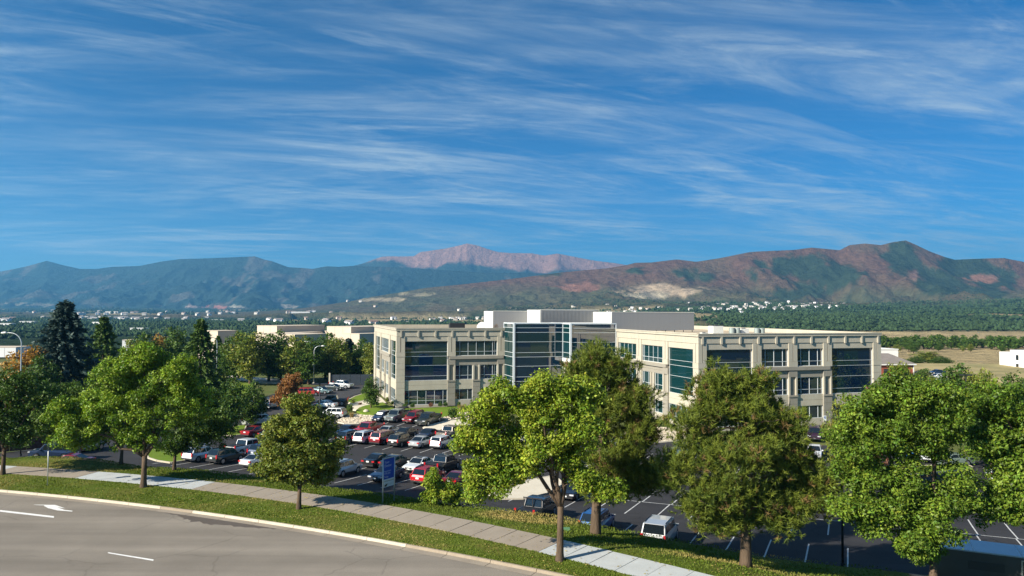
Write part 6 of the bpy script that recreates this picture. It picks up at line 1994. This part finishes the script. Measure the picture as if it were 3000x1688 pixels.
# blue banner sign
FLAT_BLUE = mat("banner_blue", (.010, .055, .36), .5, .3, var=.05, vscale=2)
FLAT_PALE = mat("banner_pale", (.50, .60, .68), .5, .3)
FLAT_GREY = mat("banner_grey", (.22, .27, .30), .6, .3)
TXT = mat("banner_lettering", (.42, .52, .70), .5, .3)
TXT2 = mat("banner_lettering_grey", (.36, .45, .52), .5, .3)
bx_, by_, bz_ = MISC["banner"]
bn = empty("banner_sign", (bx_, by_, bz_), math.radians(58))
tag(bn, "blue banner sign on two grey posts beside the sidewalk", "sign")
MB().tube([(0, 0, -.3), (0, 0, 3.35)], .055, 8).build("post", GALV, bn, True)
MB().tube([(1.28, 0, -.3), (1.28, 0, 3.35)], .05, 8).build("post", GALV, bn, True)
box("rail", bn, (.64, 0, 3.3), (1.2, .06, .06), GALV)
box("rail", bn, (.64, 0, 1.62), (1.2, .06, .06), GALV)
box("banner_panel", bn, (.64, 0, 2.50), (1.16, .03, 1.5), FLAT_BLUE)
box("banner_stripe", bn, (.64, -.004, 1.70), (1.16, .03, .1), FLAT_PALE)
box("logo_panel", bn, (.64, 0, 1.36), (1.16, .03, .40), FLAT_PALE)


def lettering(txt, x, z, size, m, name="lettering"):
    cu = bpy.data.curves.new("lettering", 'FONT')
    cu.body = txt
    cu.size = size
    cu.extrude = .001
    tmp = bpy.data.objects.new("tmp", cu)
    COL.objects.link(tmp)
    dg = bpy.context.evaluated_depsgraph_get()
    me = bpy.data.meshes.new_from_object(tmp.evaluated_get(dg))
    bpy.data.objects.remove(tmp)
    me.materials.clear()
    me.materials.append(m)
    put(name, me, bn, (x, -.022, z), (math.pi / 2, 0, 0))


lettering("Your", .14, 2.92, .26, TXT)
lettering("Doctor", .14, 2.66, .26, TXT)
lettering("Appointments", .12, 2.30, .13, TXT)
lettering("719-329", .12, 2.10, .2, TXT)
lettering("Today", .12, 1.86, .18, TXT)
lettering("Health", .52, 1.28, .2, TXT2)
MB().add([(.16, -.02, 1.22), (.36, -.02, 1.2), (.46, -.02, 1.30), (.52, -.02, 1.42), (.38, -.02, 1.36), (.32, -.02, 1.46), (.28, -.02, 1.34), (.18, -.02, 1.36)], [(0, 1, 2, 4, 6, 7), (2, 3, 4), (4, 5, 6)]).build("bird_emblem", METAL_D, bn)


def access_sign(x, y, label):
    t = empty("parking_sign", (x, y, float(zlot(x, y)) + .1), math.radians(8))
    tag(t, label, "sign")
    MB().tube([(0, 0, -.2), (0, 0, 2.1)], .035, 6).build("post", METAL_D, t)
    box("sign_plate", t, (0, -.05, 2.0), (.46, .02, .75), PLATE)
    SB = mat("sign_blue", (.02, .08, .30), .5, .3)
    box("symbol_field", t, (0, -.064, 2.08), (.3, .01, .36), SB)
    mb = MB()
    mb.tube([(-.02, -.075, 1.98), (-.02, -.078, 1.98)], .07, 10)
    mb.box((0, -.078, 2.12), (.05, .006, .16))
    mb.box((.03, -.078, 2.06), (.1, .006, .04))
    mb.build("wheelchair_symbol", PLATE, t)


access_sign(MISC["acc1"][0], MISC["acc1"][1] - 1.5, "accessible parking sign before the right office ground floor window")
access_sign(MISC["acc2"][0], MISC["acc2"][1] - 1.5, "accessible parking sign rising above the right ash foliage")
# green utility cover on the bank
uc = box("utility_cover", None, (3.6, 49.6, -.05), (.7, .45, .12), mat("utility_green", (.10, .22, .10), .6, .3))
tag(uc, "small green utility cover on the grass bank", "utility box")

# ================================================================ a person with a tripod in the car park
def skin_mesh(name, verts, edges, radii, mats, root=0, sub=2):
    me = bpy.data.meshes.new(name)
    me.from_pydata(verts, edges, [])
    o = bpy.data.objects.new(name, me)
    COL.objects.link(o)
    md = o.modifiers.new("skin", 'SKIN')
    md.use_smooth_shade = True
    for i, r in enumerate(radii):
        me.skin_vertices[0].data[i].radius = r if isinstance(r, tuple) else (r, r)
        me.skin_vertices[0].data[i].use_root = (i == root)
    s = o.modifiers.new("sub", 'SUBSURF')
    s.levels = s.render_levels = sub
    dg = bpy.context.evaluated_depsgraph_get()
    ev = bpy.data.meshes.new_from_object(o.evaluated_get(dg))
    bpy.data.objects.remove(o)
    ev.materials.clear()
    for m in mats:
        ev.materials.append(m)
    return ev


px_, py_, pz_ = MISC["person"]
pe = empty("person", (px_, py_, pz_), math.radians(-70))
tag(pe, "person in dark jacket and grey trousers standing beside a tripod", "person")
SKIN_M = mat("skin_tone", (.42, .26, .19), .6, .3)
JACK = mat("dark_jacket", (.02, .022, .028), .9, .2)
TROU = mat("grey_trousers", (.055, .055, .06), .9, .2)
SHOE = mat("shoe_leather", (.25, .24, .23), .7, .3)
HAIR = mat("dark_hair", (.02, .014, .01), .8, .2)
verts = [(0, 0, .95), (0, 0, 1.12), (0, -.01, 1.30), (0, 0, 1.46), (0, .01, 1.55), (0, .015, 1.62), (0, .01, 1.72),
         (.18, 0, 1.42), (.24, .05, 1.16), (.20, .26, 1.12), (.17, .36, 1.14),
         (-.18, 0, 1.42), (-.25, .02, 1.15), (-.24, .12, .92), (-.24, .15, .84),
         (.10, 0, .90), (.12, .03, .50), (.13, -.02, .09), (.14, .14, .045),
         (-.10, 0, .90), (-.13, .0, .50), (-.15, -.04, .09), (-.17, .12, .045)]
edges = [(0, 1), (1, 2), (2, 3), (3, 4), (4, 5), (5, 6), (3, 7), (7, 8), (8, 9), (9, 10), (3, 11), (11, 12), (12, 13), (13, 14),
         (0, 15), (15, 16), (16, 17), (17, 18), (0, 19), (19, 20), (20, 21), (21, 22)]
radii = [(.16, .12), (.15, .11), (.17, .12), (.12, .09), .055, .085, .085, .075, .055, .042, .035, .075, .055, .042, .035, (.10, .11), .075, .05, .045, (.10, .11), .075, .05, .045]
bmesh_body = skin_mesh("body", verts, edges, radii, [JACK, TROU, SKIN_M, SHOE])
for pl in bmesh_body.polygons:
    c = pl.center
    if c.z < .10:
        pl.material_index = 3
    elif c.z < .96 and abs(c.x) < .21 and not (c.x < -.19 and c.z > .7):
        pl.material_index = 1
    elif c.z > 1.52 or (c.y > .30) or (c.x < -.19 and c.z < .93):
        pl.material_index = 2
    else:
        pl.material_index = 0
    pl.use_smooth = True
put("body", bmesh_body, pe)
bm = bmesh.new()
bmesh.ops.create_icosphere(bm, subdivisions=3, radius=.105)
for v in bm.verts:
    v.co.x *= .86
    v.co.z *= 1.05
bmesh.ops.delete(bm, geom=[v for v in bm.verts if v.co.y > .035 and v.co.z < .045 or v.co.z < -.06], context='VERTS')
me = bpy.data.meshes.new("hair")
bm.to_mesh(me)
bm.free()
me.materials.append(HAIR)
put("hair", me, pe, (0, .005, 1.70))
face = MB()
face.add([(-.012, .10, 1.69), (.012, .10, 1.69), (.018, .115, 1.655), (-.018, .115, 1.655), (0, .135, 1.66)], [(0, 1, 4), (1, 2, 4), (2, 3, 4), (3, 0, 4)])
face.build("nose", SKIN_M, pe)
for s in (-1, 1):
    MB().box((s * .033, .098, 1.695), (.024, .01, .012)).build("eye", TRIM, pe)
    MB().tube([(s * .088, .0, 1.66), (s * .095, -.005, 1.69), (s * .09, -.005, 1.71)], [.012, .018, .012], 6).build("ear", SKIN_M, pe, True)
MB().box((0, .098, 1.625), (.045, .01, .01)).build("mouth", mat("lip", (.30, .12, .10), .6, .3), pe)
for (hx, hy, hz, dirv) in ((.17, .37, 1.14, (0, 1, 0)), (-.24, .155, .83, (.0, .2, -1))):
    d = np.array(dirv) / np.linalg.norm(dirv)
    sd = np.array([1, 0, 0]) if abs(d[1]) > .5 else np.array([0, 1, 0])
    hd = empty("hand", (hx, hy, hz), 0, pe)
    for k in range(4):
        o_ = sd * (-.03 + .02 * k)
        ln = (.075, .085, .08, .062)[k]
        bend = np.cross(sd, d) * -.02
        MB().tube([o_, o_ + d * ln * .5 + bend * .3, o_ + d * ln + bend * 1.4], [.009, .009, .007], 6).build("finger", SKIN_M, hd, True)
    MB().tube([sd * -.035 - d * .02, sd * -.055 + d * .02, sd * -.05 + d * .05], [.011, .01, .008], 6).build("thumb", SKIN_M, hd, True)
    MB().box(tuple(-d * .02), (.075, .05, .06)).build("palm", SKIN_M, hd)
tp = empty("tripod", tuple(MISC["tripod"]), .4)
tag(tp, "dark tripod with instrument beside the standing person", "tripod")
for k in range(3):
    w = 2.094 * k + .3
    MB().tube([(0, 0, 1.35), (math.cos(w) * .25, math.sin(w) * .25, .7), (math.cos(w) * .5, math.sin(w) * .5, 0)], [.028, .024, .016], 6).build("leg", TRIM, tp)
MB().tube([(0, 0, 1.3), (0, 0, 1.5)], .05, 8).build("column", TRIM, tp)
box("instrument", tp, (0, 0, 1.62), (.2, .26, .22), mat("instrument_yellow", (.35, .30, .08), .5, .4))

# ================================================================ far suburb: trees as one mass, each house an object
def land_z(px, d):
    return terrain(np.asarray(px, float), np.asarray(d, float))[2]


V0 = np.array([(1, 0, .1), (0, 1, .0), (-1, 0, .12), (0, -1, -.05), (.1, .1, 1.0), (0, 0, -.9)])
F0 = np.array([(0, 1, 4), (1, 2, 4), (2, 3, 4), (3, 0, 4), (1, 0, 5), (2, 1, 5), (3, 2, 5), (0, 3, 5)])


def far_trees(name, label, px, d, size, rng, base):
    n = len(px)
    x, y, z, kd = terrain(px, d)
    s = size * rng.uniform(.6, 1.25, n)
    v = V0[None] * (1 + rng.uniform(-.3, .3, (n, 6, 1)))
    w = rng.uniform(0, 6.28, n)
    ca, sa = np.cos(w)[:, None], np.sin(w)[:, None]
    vx = (v[:, :, 0] * ca - v[:, :, 1] * sa) * s[:, None] * 1.0
    vy = (v[:, :, 0] * sa + v[:, :, 1] * ca) * s[:, None] * 1.0
    vz = v[:, :, 2] * s[:, None] * .95 + s[:, None] * .55
    V = np.stack([vx + x[:, None], vy + y[:, None], vz + z[:, None]], 2).reshape(-1, 3)
    F = (F0[None] + (np.arange(n) * 6)[:, None, None]).reshape(-1, 3)
    col = np.array(base)[None] * rng.uniform(.55, 1.5, (n, 1)) * np.array([1, 1, 1])
    col = np.repeat(col, 8, 0)
    o = put(name, mesh_np(name, V, F, (mat("far_foliage", (.05, .08, .03), .9, .1, attr=True),), col=col))
    tag(o, label, "woodland", kind="stuff")


rng = np.random.default_rng(77)
n = 70000
px = rng.uniform(-350, 3350, n)
d = np.exp(rng.uniform(math.log(560), math.log(4700), n))
xx, yy = (px - 1500) / F_PX * d, d
clear = smooth01((fbm(xx / 300 + 2, yy / 520 + 4, 4) - .57) / .08)
keep = rng.random(n) > clear * .95
keep &= ~((px > 2200) & (d < 985))
rightd = smooth01((px - 1150) / 900)
keep &= (d < 4700 - 2000 * rightd)
keep &= (rng.random(n) < (.35 + .65 * fbm(xx / 90 + 5, yy / 90 + 1, 3) * 1.3))
px, d = px[keep], d[keep]
kd_ = terrain(px, d)[3]
px, d = px[kd_ == 0], d[kd_ == 0]
far_trees("far_woodland", "dark trees of the wooded plain and lower slopes", px, d, np.interp(d, [560, 2000, 5200], [2.6, 4.2, 8.0]), rng, (.030, .053, .021))
n = 46000
px = rng.uniform(900, 3300, n)
d = rng.uniform(2200, 3100, n)
xx, yy = (px - 1500) / F_PX * d, d
kk_ = (rng.random(n) < smooth01((fbm(xx / 150 + 9, yy / 150, 4) - .42) / .2)) & (rng.random(n) < 1 - (d - 2200) / 1000)
px, d = px[kk_], d[kk_]
far_trees("hill_scrub", "scattered scrub oak on the foothill slopes", px, d, np.full(len(px), 2.8), rng, (.05, .068, .03))

HOUSE_ROOF = [mat("house_roof_%d" % i, c, .85, .2) for i, c in enumerate(((.30, .27, .25), (.40, .37, .34), (.24, .17, .14)))]
HOUSE_WALL = [mat("house_wall_%d" % i, c, .85, .2) for i, c in enumerate(((.84, .83, .80), (.72, .67, .58), (.60, .52, .44)))]


def house_mesh(i):
    mb = MB()
    a, b, hh, rr_ = 6.5, 4.6, 5.2, 2.2
    mb.box((0, 0, hh / 2 - 1), (2 * a, 2 * b, hh + 2), 0)
    mb.add([(-a - .4, -b - .4, hh), (a + .4, -b - .4, hh), (a + .4, b + .4, hh), (-a - .4, b + .4, hh), (-a - .4, 0, hh + rr_), (a + .4, 0, hh + rr_)],
           [(0, 1, 5, 4), (2, 3, 4, 5), (1, 2, 5), (3, 0, 4), (3, 2, 1, 0)], 1)
    mb.box((a * .55, -b - 1.5, 1.6), (5, 3.2, 5.2), 0)
    mb.add([(a * .55 - 2.8, -b - 3.4, 4.2), (a * .55 + 2.8, -b - 3.4, 4.2), (a * .55, -b - 3.4, 5.8), (a * .55 - 2.8, -b, 4.2), (a * .55 + 2.8, -b, 4.2), (a * .55, -b, 5.8)],
           [(0, 1, 2), (0, 2, 5, 3), (1, 4, 5, 2), (3, 5, 4)], 1)
    return mb.mesh("house", [HOUSE_WALL[i], HOUSE_ROOF[i]])


HM = [house_mesh(i) for i in range(3)]
hs = []
for k in range(110):                                     # pale cluster on the right hillside
    t = random.random()
    hs.append((2140 + 345 * t + random.gauss(0, 30), 2000 + 480 * t + random.gauss(0, 190), random.choice((0, 0, 1)), .66))
for k in range(80):                                      # band at the foot of the middle slopes
    hs.append((random.uniform(1260, 2130), random.uniform(1900, 2600), random.choice((0, 1, 1, 2)), .75))
for k in range(60):                                      # spread over the left plain
    hs.append((random.uniform(-100, 1300), random.uniform(1100, 4200), random.choice((0, 1, 2)), 1.1))
for k in range(40):
    hs.append((random.gauss(330, 110), random.gauss(2300, 160), random.choice((0, 1)), 1.1))
HL = {0: ("pale house in the white cluster on the right hillside", "white houses on the right hillside"), 1: ("small house in the band below the middle foothills", "houses below the middle foothills"),
      2: ("small house scattered over the wooded left plain", "houses on the left plain"), 3: ("pale house in the dense estate on the left plain", "dense estate on the left plain")}
for i, (p, dd, mi, sc) in enumerate(hs):
    x, y, z, kd = terrain(np.array([p]), np.array([dd]))
    g = 0 if i < 110 else (1 if i < 190 else (2 if i < 250 else 3))
    o = put("house", HM[mi], None, (float(x[0]), float(y[0]), float(z[0]) + 1.5), (0, 0, random.uniform(-.8, .8)), (sc, sc, sc))
    tag(o, HL[g][0], "house", HL[g][1])
# larger flat roofed sheds on the plain
SHED_L = ["long white shed on the plain left of the tall blue spruce", "flat white hall on the plain beyond the bright street tree", "pale warehouse on the far plain above the beige buildings",
          "white school hall on the plain below the far range", "grey store building on the plain far left", "pale hall beside the dry field on the plain", "white works hall at the left edge of the plain",
          "low pale warehouse on the plain right of the tall blue spruce"]
for (p, dd, a, b, h_), lb in zip(((85, 1250, 24, 10, 5), (300, 1150, 26, 10, 4), (640, 1900, 30, 12, 5), (330, 2900, 46, 14, 7), (20, 1000, 20, 9, 4), (875, 2600, 80, 12, 5), (10, 1500, 26, 12, 5), (410, 900, 18, 9, 3)), SHED_L):
    x, y, z, kd = terrain(np.array([float(p)]), np.array([float(dd)]))
    t = empty("warehouse", (float(x[0]), float(y[0]), float(z[0])), random.uniform(-.25, .25))
    tag(t, lb, "warehouse")
    box("wall", t, (0, 0, h_ / 2), (a, b, h_ + 2), WALL_W)
    box("roof", t, (0, 0, h_ + 1.2), (a + .6, b + .6, .5), METAL_W)

# ================================================================ the air between here and the mountains
hb = put("haze", mesh_np("haze", (BOXV * np.array([18000, 12900, 890])) + np.array([0, 2600, 395]), BOXF))
tag(hb, "thin blue haze filling the valley air", "haze", kind="stuff")
hm = bpy.data.materials.new("haze_air")
hm.use_nodes = True
N, Lk = hm.node_tree.nodes, hm.node_tree.links
N.remove(N["Principled BSDF"])
pv = N.new("ShaderNodeVolumePrincipled")
pv.inputs["Color"].default_value = (.17, .56, 1.0, 1)
pv.inputs["Density"].default_value = 1.0e-4
pv.inputs["Anisotropy"].default_value = 0.3
Lk.new(pv.outputs[0], N["Material Output"].inputs["Volume"])
hb.data.materials.append(hm)
